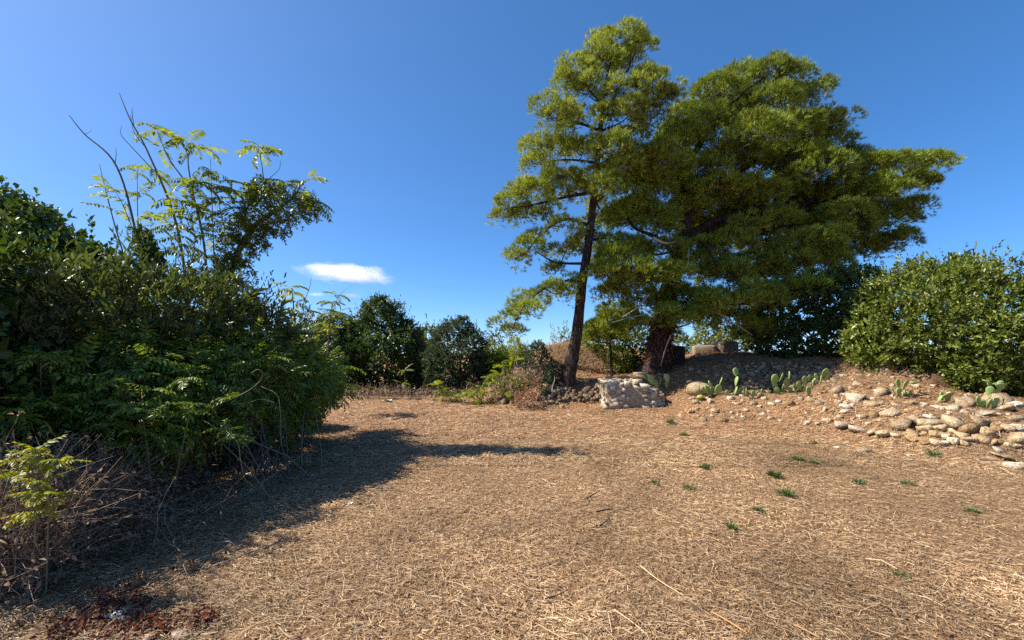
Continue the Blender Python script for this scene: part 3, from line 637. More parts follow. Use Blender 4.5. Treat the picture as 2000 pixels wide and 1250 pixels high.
def scatter_fronds(pts, dirs, scale, kinds):
    out = []; kk = R.integers(0, len(kinds), len(pts))
    d = unit(dirs)
    upv = unit(np.array([0, 0, 1.]) + .45 * R.normal(size=d.shape))
    x = unit(np.cross(d, upv)); z = np.cross(x, d)
    for k, (V, T) in enumerate(kinds):
        i = np.nonzero(kk == k)[0]
        W = pts[i][:, None] + scale[i][:, None, None] * (V[None, :, 0:1] * x[i][:, None] + V[None, :, 1:2] * d[i][:, None] + V[None, :, 2:3] * z[i][:, None])
        out.append((W.reshape(-1, 3), (T[None] + (np.arange(len(i)) * len(V))[:, None, None]).reshape(-1, 3)))
    return join(out)
def me_arrays(me):
    V = np.empty(len(me.vertices) * 3, np.float32); me.vertices.foreach_get('co', V)
    T = np.empty(len(me.loops), np.int32); me.loops.foreach_get('vertex_index', T)
    return V.reshape(-1, 3), T.reshape(-1, 3)
FA = [me_arrays(m) for m in FRT]
tb = blobs_px([(250, 760, 85, 4.5), (330, 770, 85, 4.7), (410, 760, 85, 5.1), (490, 750, 80, 5.7), (560, 745, 70, 6.6), (610, 725, 50, 7.6), (290, 830, 65, 4.35), (370, 830, 55, 4.7), (250, 700, 60, 4.7), (360, 710, 60, 5.2), (460, 700, 60, 5.9), (550, 800, 50, 6.8), (600, 780, 45, 7.8), (645, 735, 26, 8.4), (665, 765, 14, 8.6, 1.6), (630, 700, 26, 8.6)], .85, 1.0)
p, nn = blob_points(tb, 75, .45, 1, .5, .4, 5, -.45)
d = nn * np.array([.8, .8, .5]) + .7 * R.normal(size=nn.shape) * np.array([1, 1, .5]) + np.array([.15, -.1, -.12])
p2, n2 = blob_points([(c, r * .8) for c, r in tb], 30, .3, 1, .9, .3, 4)
V, T = join([scatter_fronds(p, d, R.uniform(.6, 1.1, len(p)), FA), scatter_fronds(p2, n2 + R.normal(size=n2.shape), R.uniform(.8, 1.3, len(p2)), FA)])
trs = empty('trailing_shrub'); link('crown', mesh_np('crown', V, T), M['trail'], trs)
V, Q = stems_to(np.array([-3.3, 5.6, 0]), p[p[:, 2] > .9], 40, .010, .004, spread=.4); link('stems', mesh_np('stems', V, Q, True), M['twig'], trs)
tag(trs, 'dense trailing shrub with drooping feathery leaves beside the shaded track', 'bush')

def place_frond(parent, meshes, at, direction, scale=1.0):
    o = bpy.data.objects.new('frond', random.choice(meshes)); COL.objects.link(o); o.parent = parent
    d = Vector(direction).normalized()
    q = d.to_track_quat('Y', 'Z')
    o.matrix_basis = Matrix.Translation(Vector(at)) @ (q.to_matrix() @ Matrix.Rotation(random.uniform(-.5, .5), 3, 'Y')).to_4x4() @ Matrix.Scale(scale, 4)
    return o
def rosette(parent, meshes, at, n, scale=1.0, up=.25, lean=(0, 0, 0)):
    a0 = random.uniform(0, 6.28)
    for k in range(n):
        a = a0 + k * 2.4 + random.uniform(-.3, .3)
        place_frond(parent, meshes, at, (math.cos(a) + lean[0], math.sin(a) * .9 + lean[1], up + random.uniform(-.55, .5) + lean[2]), scale * random.uniform(.75, 1.1))

def sapling(label, stems, tufts, mat='greenbark', name='ailanthus_sapling', meshes=None, fs=1.0):
    root = empty(name)
    for pts, r0, r1 in stems:
        pp = [P(*a) for a in pts]
        me, _, _ = trunk_mesh('stem', pp, [r0, r1], 26, 6, .05)
        link('stem', me, M[mat], root)
    for (px, py, Y, n) in tufts:
        rosette(root, meshes or FR, P(px, py, Y), n, fs * .85)
    tag(root, label, 'sapling', 'thin saplings rising from the left thicket')
    return root
YA = 7.0
sapling('sapling with a long bare dead tip leaning furthest to the left', [
    ([(295, 640, YA), (262, 440, YA), (225, 320, YA), (165, 262, YA), (135, 225, YA)], .022, .005), ([(225, 318, YA), (227, 300, YA), (226, 288, YA)], .006, .003), ([(165, 262, YA), (175, 258, YA), (178, 253, YA)], .004, .002),
    ([(275, 600, 6.8), (230, 460, 6.8), (206, 370, 6.8), (194, 320, 6.8)], .014, .003), ([(268, 470, 6.9), (235, 390, 6.9), (205, 350, 6.9)], .007, .002)],
    [(206, 368, 6.8, 3), (228, 372, 6.8, 2), (245, 395, 6.9, 2), (228, 410, 6.8, 2), (262, 445, YA, 2)])
sapling('slim sapling with dark feathery leaves in front of the tallest bare stem', [
    ([(285, 620, 7.2), (270, 440, 7.2), (268, 330, 7.2)], .012, .003)], [(268, 335, 7.2, 4), (272, 375, 7.2, 4), (290, 420, 7.2, 3), (300, 440, 7.2, 3)], fs=.8)
sapling('tallest sapling, its forked tip bare against the sky', [
    ([(375, 640, YA), (345, 440, YA), (290, 300, YA), (255, 235, YA), (233, 182, YA)], .024, .004), ([(262, 250, YA), (258, 220, YA), (259, 210, YA)], .006, .002), ([(302, 335, YA), (255, 285, YA), (236, 262, YA), (238, 245, YA)], .008, .002), ([(285, 290, YA), (262, 258, YA), (255, 225, YA)], .006, .003)],
    [(300, 330, YA, 3), (310, 345, YA, 2), (340, 420, YA, 4), (345, 440, YA, 3), (330, 440, 6.8, 4), (355, 460, YA, 3), (365, 400, YA, 4), (350, 480, 6.9, 3)])
sapling('leafy sapling with bright yellow-green crown in the middle of the thicket', [
    ([(405, 640, 7.1), (400, 490, 7.1), (375, 380, 7.1), (330, 310, 7.1), (308, 258, 7.1)], .022, .005), ([(400, 480, 7.1), (372, 350, 7.1), (368, 305, 7.1), (378, 285, 7.1)], .014, .004), ([(376, 300, 7.1), (362, 275, 7.1), (352, 265, 7.1)], .006, .002), ([(420, 560, 7.2), (415, 420, 7.2), (411, 310, 7.2)], .01, .003), ([(430, 600, 7.3), (440, 470, 7.3), (428, 400, 7.3)], .012, .004)],
    [(308, 256, 7.1, 5), (316, 290, 7.1, 3), (345, 265, 7.1, 3), (368, 275, 7.1, 4), (380, 285, 7.1, 4), (390, 330, 7.1, 3), (370, 355, 7.0, 5), (395, 360, 7.0, 5), (400, 390, 7.0, 5), (420, 365, 7.1, 4), (375, 410, 7.0, 5), (410, 420, 7.0, 4), (350, 390, 7.0, 4), (435, 395, 7.2, 5), (450, 370, 7.2, 4), (430, 340, 7.2, 3), (385, 450, 7.1, 4), (420, 460, 7.2, 4), (410, 500, 7.1, 4), (395, 535, 7.0, 4), (365, 500, 6.9, 3), (440, 430, 7.2, 4)])
lean_root = sapling('ivy-clad leaning tree with leafy shoots reaching right over the track', [
    ([(425, 660, 7.4), (450, 530, 7.4), (490, 450, 7.4), (540, 410, 7.3), (575, 385, 7.2)], .07, .02), ([(545, 405, 7.3), (570, 390, 7.2), (590, 360, 7.1), (605, 350, 7.1)], .016, .004), ([(520, 400, 7.3), (515, 350, 7.3), (508, 300, 7.3)], .014, .004), ([(525, 350, 7.3), (545, 330, 7.3), (548, 312, 7.3)], .006, .002), ([(455, 545, 7.4), (500, 490, 7.2), (520, 480, 7.2), (524, 465, 7.2)], .006, .002)],
    [(505, 285, 7.3, 7), (515, 300, 7.3, 3), (605, 350, 7.1, 4), (615, 390, 7.1, 5), (595, 375, 7.1, 3), (540, 365, 7.2, 5), (515, 375, 7.2, 5), (490, 365, 7.2, 4), (560, 355, 7.2, 3), (470, 380, 7.2, 4), (610, 400, 7.1, 3), (460, 420, 7.2, 4), (455, 520, 7.3, 4)], name='leaning_tree')
p, nn = blob_points(blobs_px([(560, 405, 34, 7.2), (595, 405, 26, 7.1), (530, 400, 34, 7.3), (505, 425, 34, 7.3), (485, 455, 32, 7.4), (465, 490, 30, 7.4), (455, 525, 30, 7.4), (445, 560, 30, 7.4), (540, 435, 26, 7.2), (520, 375, 26, 7.3), (500, 480, 18, 7.3), (440, 590, 34, 7.3), (430, 620, 36, 7.3), (470, 540, 22, 7.3)], .9), 330, .5, 1, .8, .3, 4, -.25)
V, T = sprigs(p, unit(nn + .6 * R.normal(size=nn.shape)), .1, 6, .055, .026)
o = link('ivy', mesh_np('ivy', V, T), M['laurel'], lean_root); o['label'] = 'dark small-leaved climber wrapped round the leaning trunk'
p, nn = blob_points(blobs_px([(285, 480, 14, 7), (292, 500, 15, 7), (280, 460, 9, 7), (300, 520, 14, 7)], 1.2), 500, .6, 1, 1)
V, T = sprigs(p, unit(nn + .6 * R.normal(size=nn.shape)), .08, 6, .05, .04)
ivy2 = link('ivy_column', mesh_np('ivy_column', V, T), M['ivy']); tag(ivy2, 'narrow dark column of ivy climbing a thin stem in the left thicket', 'climber')
sapling('green sapling with drooping feathery leaves behind the end of the thicket', [
    ([(640, 760, 15), (642, 650, 15), (650, 590, 15)], .05, .012), ([(580, 720, 11), (575, 620, 11), (570, 565, 11)], .03, .008), ([(590, 600, 11), (605, 560, 11), (608, 540, 11)], .01, .004), ([(650, 600, 15), (665, 575, 15), (690, 555, 15)], .008, .003)],
    [(650, 590, 15, 6), (640, 610, 15, 6), (660, 610, 15, 6), (630, 630, 15, 5), (670, 625, 15, 4), (645, 640, 15, 6), (620, 650, 15, 5), (655, 575, 15, 4), (570, 570, 11, 5), (580, 590, 11, 5), (560, 600, 11, 5), (590, 610, 11, 4), (565, 560, 11, 3)], fs=1.25)

# sprays lit by the sun at the left edge
def spray(label, spots, meshes, stems, scale=1.0, name='leafy_shoot', cat='plant', up=.2):
    root = empty(name)
    for pts, r0 in stems:
        me, _, _ = trunk_mesh('stem', [P(*a) for a in pts], [r0, r0 * .5], 12, 5, .05); link('stem', me, M['vine'], root)
    for (px, py, Y, n) in spots: rosette(root, meshes, P(px, py, Y), n, scale, up)
    return tag(root, label, cat)
spray('sunlit yellow-green leafy shoot above the dead brush at the left edge', [(15, 900, 2.75, 6), (60, 890, 2.75, 6), (40, 925, 2.7, 7), (80, 940, 2.7, 7), (105, 912, 2.75, 6), (95, 965, 2.65, 6), (65, 970, 2.65, 6), (5, 928, 2.7, 6), (125, 900, 2.8, 4), (72, 878, 2.8, 5), (60, 1000, 2.6, 5), (90, 995, 2.6, 4)], FRY, [([(60, 1160, 2.8), (70, 1000, 2.7), (60, 900, 2.75)], .006), ([(90, 1160, 2.8), (95, 1000, 2.7), (100, 920, 2.75)], .005)], .44, up=.45)
spray('bright green spray catching the sun in the shaded undergrowth', [(75, 695, 3.9, 6), (95, 690, 3.9, 5), (60, 700, 3.9, 4), (110, 700, 3.95, 4)], FRT, [([(80, 800, 4.1), (80, 740, 4), (80, 695, 3.9)], .006)], .75)
spray('low spray of pointed leaves just above the wire fence', [(40, 800, 3.7, 6), (70, 790, 3.7, 6), (15, 805, 3.7, 5), (60, 815, 3.65, 5), (90, 780, 3.75, 4)], FRT, [([(50, 880, 3.8), (45, 840, 3.75), (45, 800, 3.7)], .006)], .8)
spray('sprays of fresh green leaves hanging at the front of the trailing shrub', [(250, 790, 3.9, 6), (290, 800, 3.9, 6), (330, 790, 4.0, 6), (370, 800, 4.1, 6), (230, 830, 3.85, 6), (270, 840, 3.85, 6), (400, 790, 4.2, 5), (440, 780, 4.3, 5), (470, 850, 4.2, 4), (440, 840, 4.15, 5), (310, 850, 3.9, 5), (210, 810, 3.9, 5), (340, 830, 4.0, 5), (250, 870, 3.85, 5), (300, 760, 4.0, 5), (360, 740, 4.2, 5)], FRT, [([(300, 1000, 4.3), (290, 900, 4.1), (280, 820, 3.95)], .009), ([(330, 1000, 4.4), (350, 900, 4.2), (370, 810, 4.1)], .009)], .62)
# hanging vines of the trailing shrub
for k, (pl, lab) in enumerate([([(395, 820, 4.2), (430, 840, 4.15), (462, 860, 4.1), (470, 900, 4.05), (478, 935, 4.0), (495, 950, 3.95), (488, 958, 3.95)], 'thin vine curling down to the shaded ground'),
                  ([(510, 755, 4.8), (540, 770, 4.75), (547, 800, 4.7), (549, 865, 4.7)], 'vine hanging straight down over the dark hollow'),
                  ([(440, 785, 4.6), (490, 760, 4.6), (513, 735, 4.6), (505, 722, 4.6), (490, 728, 4.6)], 'vine arching up to a leafy hook'),
                  ([(480, 788, 4.7), (510, 780, 4.7), (535, 786, 4.7)], 'short vine arching sideways under the hook')]):
    me, pth, _ = trunk_mesh('vine', [P(*a) for a in pl], [.0042, .003], 30, 5, .03)
    vr = link('hanging_vine', me, M['vine']); tag(vr, lab, 'vine', 'vines hanging from the trailing shrub')

# wire fence swallowed by the growth
fe = empty('wire_fence'); A, B = P(-60, 868, 3.55), P(170, 845, 4.0)
zs = [0, .10, .22, .36, .52]
for dz in zs:
    t = np.linspace(0, 1, 14)[:, None]; pth = A * (1 - t) + B * t - np.array([0, 0, dz]); pth[:, 2] -= .03 * np.sin(t[:, 0] * math.pi)
    V, Q = tubes(pth[None], np.full((1, 14), .0022), 4); link('wire', mesh_np('wire', V, Q), M['palewood'], fe)
for k in range(15):
    t = k / 14; a = A * (1 - t) + B * t - np.array([0, 0, .03 * math.sin(t * math.pi)]); V, Q = tubes(np.array([[a, a - np.array([0, 0, .6])]]), np.full((1, 2), .0018), 4)
    link('wire', mesh_np('wire', V, Q), M['palewood'], fe)
tag(fe, 'sagging wire mesh fence half hidden in the undergrowth', 'fence')

# ------------------------------------------------------------------ dead brush
def dead_brush(name, label, n, region, hmax, length, r0, leafn, mats=('stem', 'deadleaf'), lean=(0, 0), lsz=(.035, .014)):
    root = empty(name)
    p = np.array([region() for _ in range(n)]); z = height(p[:, 0], p[:, 1])
    H = np.array([hmax(x, y) for x, y in p])
    b = np.column_stack([p, z + R.uniform(-.02, .55, n) * H])
    th = R.uniform(0, 6.28, n); el = R.uniform(.1, 1.45, n)
    d = np.column_stack([np.cos(th) * np.cos(el) + lean[0], np.sin(th) * np.cos(el) + lean[1], np.sin(el)])
    l = np.minimum(length * np.exp(R.normal(0, .4, n)), 1.6 * length); sg = 5; t = np.linspace(0, 1, sg)[None, :, None]
    sag = R.uniform(.05, .6, n)[:, None, None] * np.array([0, 0, -1]); sw = R.normal(0, .35, (n, 1, 3)) * np.array([1, 1, .3])
    pth = b[:, None] + l[:, None, None] * (d[:, None] * t + (sag + sw) * t ** 2 * .6)
    pth[:, 1:] += R.normal(0, .012, (n, sg - 1, 3))
    zz = height_q(pth[..., 0], pth[..., 1]); pth[..., 2] = np.maximum(pth[..., 2], zz + .006)
    V, Q = tubes(pth, r0 * R.uniform(.5, 1.5, (n, 1)) * np.linspace(1, .45, sg)[None], 3)
    o = link('dry_stems', mesh_np('dry_stems', V, Q), M[mats[0]], root); o['kind'] = 'stuff'
    if leafn:
        i = R.integers(0, n, leafn); j = R.integers(1, sg, leafn); q = pth[i, j] + R.normal(0, .015, (leafn, 3))
        V, T = leaves(q, R.normal(size=(leafn, 3)) + np.array([0, 0, -.6]), R.normal(size=(leafn, 3)), lsz[0] * np.exp(R.normal(0, .35, leafn)), lsz[1] * np.exp(R.normal(0, .35, leafn)), .4)
        o = link('dry_leaves', mesh_np('dry_leaves', V, T), M[mats[1]], root); o['kind'] = 'stuff'
    return tag(root, label, 'dead brush')
def reg_left():
    while True:
        px, py = R.uniform(-120, 430), R.uniform(920, 1190)
        if px < 60 + (1190 - py) * 1.3:
            y = 1333 / (py - 690); return ((px - CX) / F * y, y)
def h_left(x, y):
    px = x / y * F + CX
    return float(np.clip(1.0 - (px - 120) / 420, .15, 1.0)) * 1.05
dead_brush('dead_brush', 'tangle of dead brown bramble stems at the lower left', 5200, reg_left, h_left, .42, .0028, 26000)
dead_brush('dead_brush', 'long dry canes lying against the trailing shrub', 170, lambda: (R.uniform(-3.7, -2.7), R.uniform(3.3, 4.8)), lambda x, y: .2, .45, .0024, 700, lean=(.3, -.1))
def reg_px(x0, x1, y0, y1, Y):
    def f():
        q = P(R.uniform(x0, x1), R.uniform(y0, y1), Y); return (q[0], Y + R.uniform(-1.0, .8))
    return f
dead_brush('dead_brush', 'heap of dry brown weeds left of the leaning pine', 480, reg_px(965, 1065, 700, 780, 14.8), lambda x, y: .6, .4, .0075, 1200, lsz=(.07, .045))
dead_brush('dead_brush', 'rust-red dead bracken at the foot of the dry weeds', 280, reg_px(1005, 1060, 770, 790, 13.2), lambda x, y: .38,   .22, .006, 1000, mats=('stem', 'rust'), lsz=(.06, .04))
dead_brush('dry_grass', 'dry blond grass covering the mound behind the leaning pine', 3800, reg_px(1075, 1215, 690, 730, 17.3), lambda x, y: .28, .36, .0075, 0, mats=('blond', 'deadleaf'))
dead_brush('dry_grass', 'dry weeds along the foot of the far bushes', 900, lambda: (R.uniform(-6.3, -1.2), R.uniform(15.4, 16.8)), lambda x, y: .35, .32, .007, 1200, lsz=(.06, .04))
dead_brush('dry_grass', 'dry grass fringe on the crest below the sunlit laurel', 1200, lambda: (R.uniform(8.0, 10.9), R.uniform(10.4, 11.9)), lambda x, y: .12, .22, .004, 0, mats=('blond', 'deadleaf'))

# ------------------------------------------------------------------ stones
def ico(sub=2):
    import bmesh
    b = bmesh.new(); bmesh.ops.create_icosphere(b, subdivisions=sub, radius=1)
    V = np.array([v.co[:] for v in b.verts]); T = np.array([[v.index for v in f.verts] for f in b.faces]); b.free()
    return V, T
ICV, ICT = ico(2); IC3V, IC3T = ico(3)
def hull(P0):
    import bmesh
    b = bmesh.new()
    for p in P0: b.verts.new(p)
    r = bmesh.ops.convex_hull(b, input=b.verts)
    bmesh.ops.delete(b, geom=list({v for v in r['geom_interior'] + r['geom_unused'] if isinstance(v, bmesh.types.BMVert)}), context='VERTS')
    bmesh.ops.triangulate(b, faces=b.faces); b.verts.index_update()
    V = np.array([v.co[:] for v in b.verts]); T = np.array([[v.index for v in f.verts] for f in b.faces]); b.free()
    return V, T
def rock_mesh(seed, V0=None, T0=None, cuts=13, rough=.07):
    r = np.random.default_rng(seed)
    if V0 is None:        # angular block: hull of points near the faces and corners of a box
        P0 = r.uniform(-1, 1, (15, 3)); P0 = np.sign(P0) * np.abs(P0) ** .5
        V, T = hull(P0 * np.array([1, 1, .9]))
        return mesh_np('stone', V / np.abs(V).max(0), T, False)
    V = V0.copy()
    for _ in range(cuts):
        nrm = unit(r.normal(size=3)); d = r.uniform(.42, .74); s = V @ nrm
        V = V - np.maximum(s - d, 0)[:, None] * nrm
    V = V * (1 + rough * wob(V + seed, 2.2)[:, None] + .6 * rough * wob(V - seed, 6)[:, None])
    return mesh_np('stone', V / np.abs(V).max(0), T0, False)
def rocks(mat, seeds, **k):
    r = []
    for s in seeds:
        me = rock_mesh(s, **k); me.materials.append(mat); r.append(me)
    return r
RK = rocks(M['stone'], range(9)) + rocks(M['stone_pale'], range(80, 90)); RKP = rocks(M['stone_pale'], range(100, 110)); RKG = rocks(M['stone_grey'], range(20, 32)); RKO = rocks(M['stone_ochre'], range(40, 50)); RKB = rocks(M['stone_brown'], range(60, 66))
def stone(parent, meshes, c, w, h, d=None, rot=None, name='stone'):
    o = bpy.data.objects.new(name, random.choice(meshes)); COL.objects.link(o)
    if parent: o.parent = parent
    o.location = c; o.scale = (w / 2, (d or w * .8) / 2, h / 2)
    o.rotation_euler = rot or (random.uniform(-.35, .35), random.uniform(-.35, .35), random.uniform(-3, 3))
    return o
def stone_px(parent, meshes, px, py, wpx, hpx, sink=.32, **k):
    c = hit(px, py + hpx * .35); s = c[1] / F
    c = c + np.array([0, wpx * s * .2, hpx * s * (.5 - sink)])
    return stone(parent, meshes, c, wpx * s * 1.0, hpx * s * 1.1, **k)

Z1 = lambda a: (1550 + a[0] / 4.444, 660 + a[1] / 4.444, a[2] / 4.444, a[3] / 4.444)
Z2 = lambda a: (1250 + a[0] / 4.651, 640 + a[1] / 4.651, a[2] / 4.651, a[3] / 4.651)
slope = empty('collapsed_wall')
for a in [(390, 455, 100, 75), (550, 515, 150, 100), (640, 230, 75, 50), (705, 228, 60, 40), (815, 275, 110, 70), (890, 250, 60, 45), (415, 285, 80, 40), (600, 335, 90, 55), (575, 400, 80, 35), (440, 330, 60, 40), (770, 465, 130, 90), (690, 580, 110, 60), (780, 565, 60, 40), (455, 590, 100, 45), (270, 615, 60, 60), (395, 550, 60, 40), (445, 635, 80, 35), (330, 640, 60, 30), (305, 715, 90, 40), (710, 660, 90, 80), (870, 655, 150, 80), (620, 680, 70, 45), (525, 695, 40, 30), (1160, 345, 150, 80), (1070, 410, 100, 50), (970, 305, 60, 35), (1080, 290, 100, 35), (540, 220, 50, 35), (1550, 560, 160, 100), (1830, 530, 220, 110), (1280, 600, 100, 50), (1400, 605, 130, 60), (1030, 560, 100, 50), (1140, 570, 60, 30), (1660, 660, 200, 40), (1850, 620, 250, 60), (1960, 700, 120, 60), (1200, 680, 120, 40), (900, 580, 60, 30), (800, 620, 50, 25), (750, 720, 50, 30), (540, 405, 50, 30), (370, 610, 40, 25), (730, 385, 50, 25), (860, 410, 50, 30), (480, 255, 40, 25), (760, 240, 50, 30), (1010, 640, 60, 30), (1100, 640, 70, 30), (660, 430, 45, 30), (510, 440, 45, 30), (640, 290, 40, 25), (1500, 640, 90, 40), (1740, 590, 90, 50), (1960, 580, 120, 60)]:
    stone_px(slope, RK, *Z1(a))
for a in [(700, 755, 90, 50), (580, 840, 70, 60), (750, 840, 110, 60), (640, 665, 60, 60), (510, 675, 60, 50), (470, 640, 60, 30), (375, 795, 40, 30), (970, 750, 50, 40), (1040, 690, 60, 40), (520, 735, 60, 40), (480, 765, 80, 30), (840, 775, 40, 30), (1400, 740, 40, 25), (1470, 640, 60, 50), (1550, 655, 100, 50), (1640, 680, 80, 60), (1510, 875, 40, 30), (1620, 870, 60, 25), (1130, 640, 50, 30), (830, 640, 60, 40), (900, 690, 40, 25), (620, 730, 40, 25), (1190, 690, 40, 25), (1260, 670, 50, 35)]:
    stone_px(slope, RK, *Z2(a))
stone_px(slope, RKO, *Z2((1365, 690, 110, 75)))
for _ in range(220):       # smaller scattered rubble between the big stones
    px = R.uniform(1380, 2010); f = (px - 1380) / 620
    py = R.uniform(770 - 50 * min(1, f * 1.6), 815 + 30 * f); wp = R.uniform(4.5, 12)
    if 1840 < px < 1900 and py < 765: continue
    stone_px(slope, RK if R.uniform() < .75 else RKO, px, py, wp, wp * R.uniform(.45, .8))
tag(slope, 'sunlit slope of tumbled pale limestone rubble below the laurel bush', 'ruined wall')
# eroded bank end with its boulder, the bank's shade put into its colour
bd = link('boulder', rock_mesh(77, IC3V, IC3T, 14, .13), M['earth']); c = P(1825, 758, 10.3); bd.location = c; bd.scale = (.5, .55, .4); bd.rotation_euler = (.1, .15, .4)
tag(bd, 'big boulder in earth brown darkened for shade, ending the rubble slope beside the dark hollow', 'boulder')
# low retaining wall at the foot
low = empty('retaining_wall')
for a in [(950, 765, 140, 100), (1065, 725, 80, 70), (1200, 750, 150, 70), (1165, 800, 100, 60), (1035, 830, 70, 50), (1120, 830, 60, 40), (890, 855, 70, 40), (970, 860, 50, 40), (1070, 870, 130, 50), (1175, 900, 110, 60), (455, 775, 110, 60), (580, 805, 130, 50), (700, 830, 90, 40), (800, 840, 110, 50), (1270, 925, 90, 50), (1410, 905, 70, 60), (1400, 820, 70, 50), (1420, 755, 150, 90), (1560, 810, 130, 80), (1640, 750, 150, 90), (1720, 840, 140, 80), (1470, 850, 110, 50), (1350, 860, 90, 50), (1650, 890, 110, 60), (1800, 915, 80, 40), (1920, 880, 160, 90), (1960, 950, 90, 40), (1880, 940, 60, 40), (1290, 790, 90, 50), (1300, 850, 70, 50), (1240, 850, 80, 50), (1500, 790, 80, 50), (1540, 890, 90, 50), (1800, 800, 110, 60), (1880, 800, 100, 60), (1980, 800, 100, 70), (1330, 920, 60, 40), (1490, 920, 70, 40), (1750, 920, 80, 40)]:
    q = Z1(a); stone_px(low, RKO if R.uniform() < .7 else RK, q[0], q[1], q[2] * 1.12, q[3] * 1.05, sink=.05)
tag(low, 'low dry stone retaining wall of ochre stones at the foot of the slope', 'stone wall')
# shaded dry stone wall
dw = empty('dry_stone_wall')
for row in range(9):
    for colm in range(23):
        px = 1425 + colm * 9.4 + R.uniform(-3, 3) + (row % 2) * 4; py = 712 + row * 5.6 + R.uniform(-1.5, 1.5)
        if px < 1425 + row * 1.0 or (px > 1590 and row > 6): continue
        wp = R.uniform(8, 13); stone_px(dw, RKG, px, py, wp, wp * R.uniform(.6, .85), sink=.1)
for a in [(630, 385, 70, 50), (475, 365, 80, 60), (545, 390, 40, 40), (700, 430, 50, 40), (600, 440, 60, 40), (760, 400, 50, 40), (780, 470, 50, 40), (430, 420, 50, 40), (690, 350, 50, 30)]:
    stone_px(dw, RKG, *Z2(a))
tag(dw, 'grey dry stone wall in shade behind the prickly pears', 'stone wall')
sb = link('stone_block', rock_mesh(91, IC3V, IC3T, 10, .07), M['stone']); c = hit(1372, 771); sb.location = c + np.array([0, .2, .16]); sb.scale = (.42, .28, .24); sb.rotation_euler = (0, .05, .2)
tag(sb, 'large pale weathered block half in shade behind a prickly pear', 'boulder')
# masonry stump
ms = empty('masonry_stump')
def masonry_core(V):
    V = np.sign(V) * np.abs(V) ** .27
    V = V * np.array([.82, .6, .44])
    V[:, 2] -= (V[:, 2] + .46) * .45 * np.clip((V[:, 0] - .1) / .76, 0, 1)     # broken down towards one end
    V[:, 1] += .10 * (V[:, 2] + .46)
    return V * (1 + .05 * wob(V, 3)[:, None])
mc = P(1228, 770, 12.75); mc[2] = .38
link('mortar_core', mesh_np('mortar_core', masonry_core(IC3V) + mc, IC3T, True), stone_mat('lime_mortar', [(.3, .2, .115), (.42, .32, .21), (.52, .43, .31)]), ms)
sel = masonry_core(rdirs(9000)); sel = sel[(sel[:, 1] < .45) & (sel[:, 2] > -.44)]; pick = []
for v in sel:
    if all(np.linalg.norm((v - s_) * np.array([1, 1, 1.4])) > .165 for s_ in pick): pick.append(v)
for v in pick[:220]:
    wv = R.uniform(.19, .32); stone(ms, RKP, mc + v * .93, wv, wv * R.uniform(.55, .8), wv * .8, rot=(random.uniform(-.3, .3), random.uniform(-.25, .25), random.uniform(-.4, .4)))
tag(ms, 'rounded stump of mortared rubble masonry catching the sun near the pines', 'ruined wall')
# low dark bank with stones under the leaning pine
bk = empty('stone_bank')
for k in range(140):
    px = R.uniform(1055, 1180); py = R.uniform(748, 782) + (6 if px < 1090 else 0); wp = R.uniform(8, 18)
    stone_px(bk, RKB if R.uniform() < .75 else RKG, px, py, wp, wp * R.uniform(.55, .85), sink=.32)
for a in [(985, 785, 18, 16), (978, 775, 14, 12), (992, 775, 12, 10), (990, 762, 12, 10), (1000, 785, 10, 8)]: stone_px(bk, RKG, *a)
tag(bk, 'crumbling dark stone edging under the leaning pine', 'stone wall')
# squared blocks in the shade behind
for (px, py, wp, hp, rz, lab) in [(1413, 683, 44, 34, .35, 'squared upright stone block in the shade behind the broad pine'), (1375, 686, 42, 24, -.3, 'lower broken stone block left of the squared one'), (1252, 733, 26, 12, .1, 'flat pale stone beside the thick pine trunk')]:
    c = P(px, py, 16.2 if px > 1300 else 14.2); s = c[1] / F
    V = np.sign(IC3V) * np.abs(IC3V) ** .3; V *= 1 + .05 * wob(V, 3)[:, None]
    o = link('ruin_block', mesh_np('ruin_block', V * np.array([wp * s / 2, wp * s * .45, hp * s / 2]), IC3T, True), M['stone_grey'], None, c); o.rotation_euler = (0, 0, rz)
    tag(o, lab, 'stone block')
# tree stump by the thick trunk
me, _, _ = trunk_mesh('tree_stump', [P(1324, 722, 14.9), P(1325, 700, 14.9), P(1326, 676, 14.9)], [.24, .22, .21], 14, 14, .08)
V = np.array([v.co[:] for v in me.vertices]); st = empty('tree_stump'); link('trunk', me, M['bark'], st)
capc = V[-14:].mean(0); cv = np.vstack([V[-14:], capc + np.array([0, 0, .01])]); link('cut_top', mesh_np('cut_top', cv, np.array([[k, (k + 1) % 14, 14] for k in range(14)])), M['stem'], st)
tag(st, 'dark cut stump just behind the thick pine trunk', 'stump')
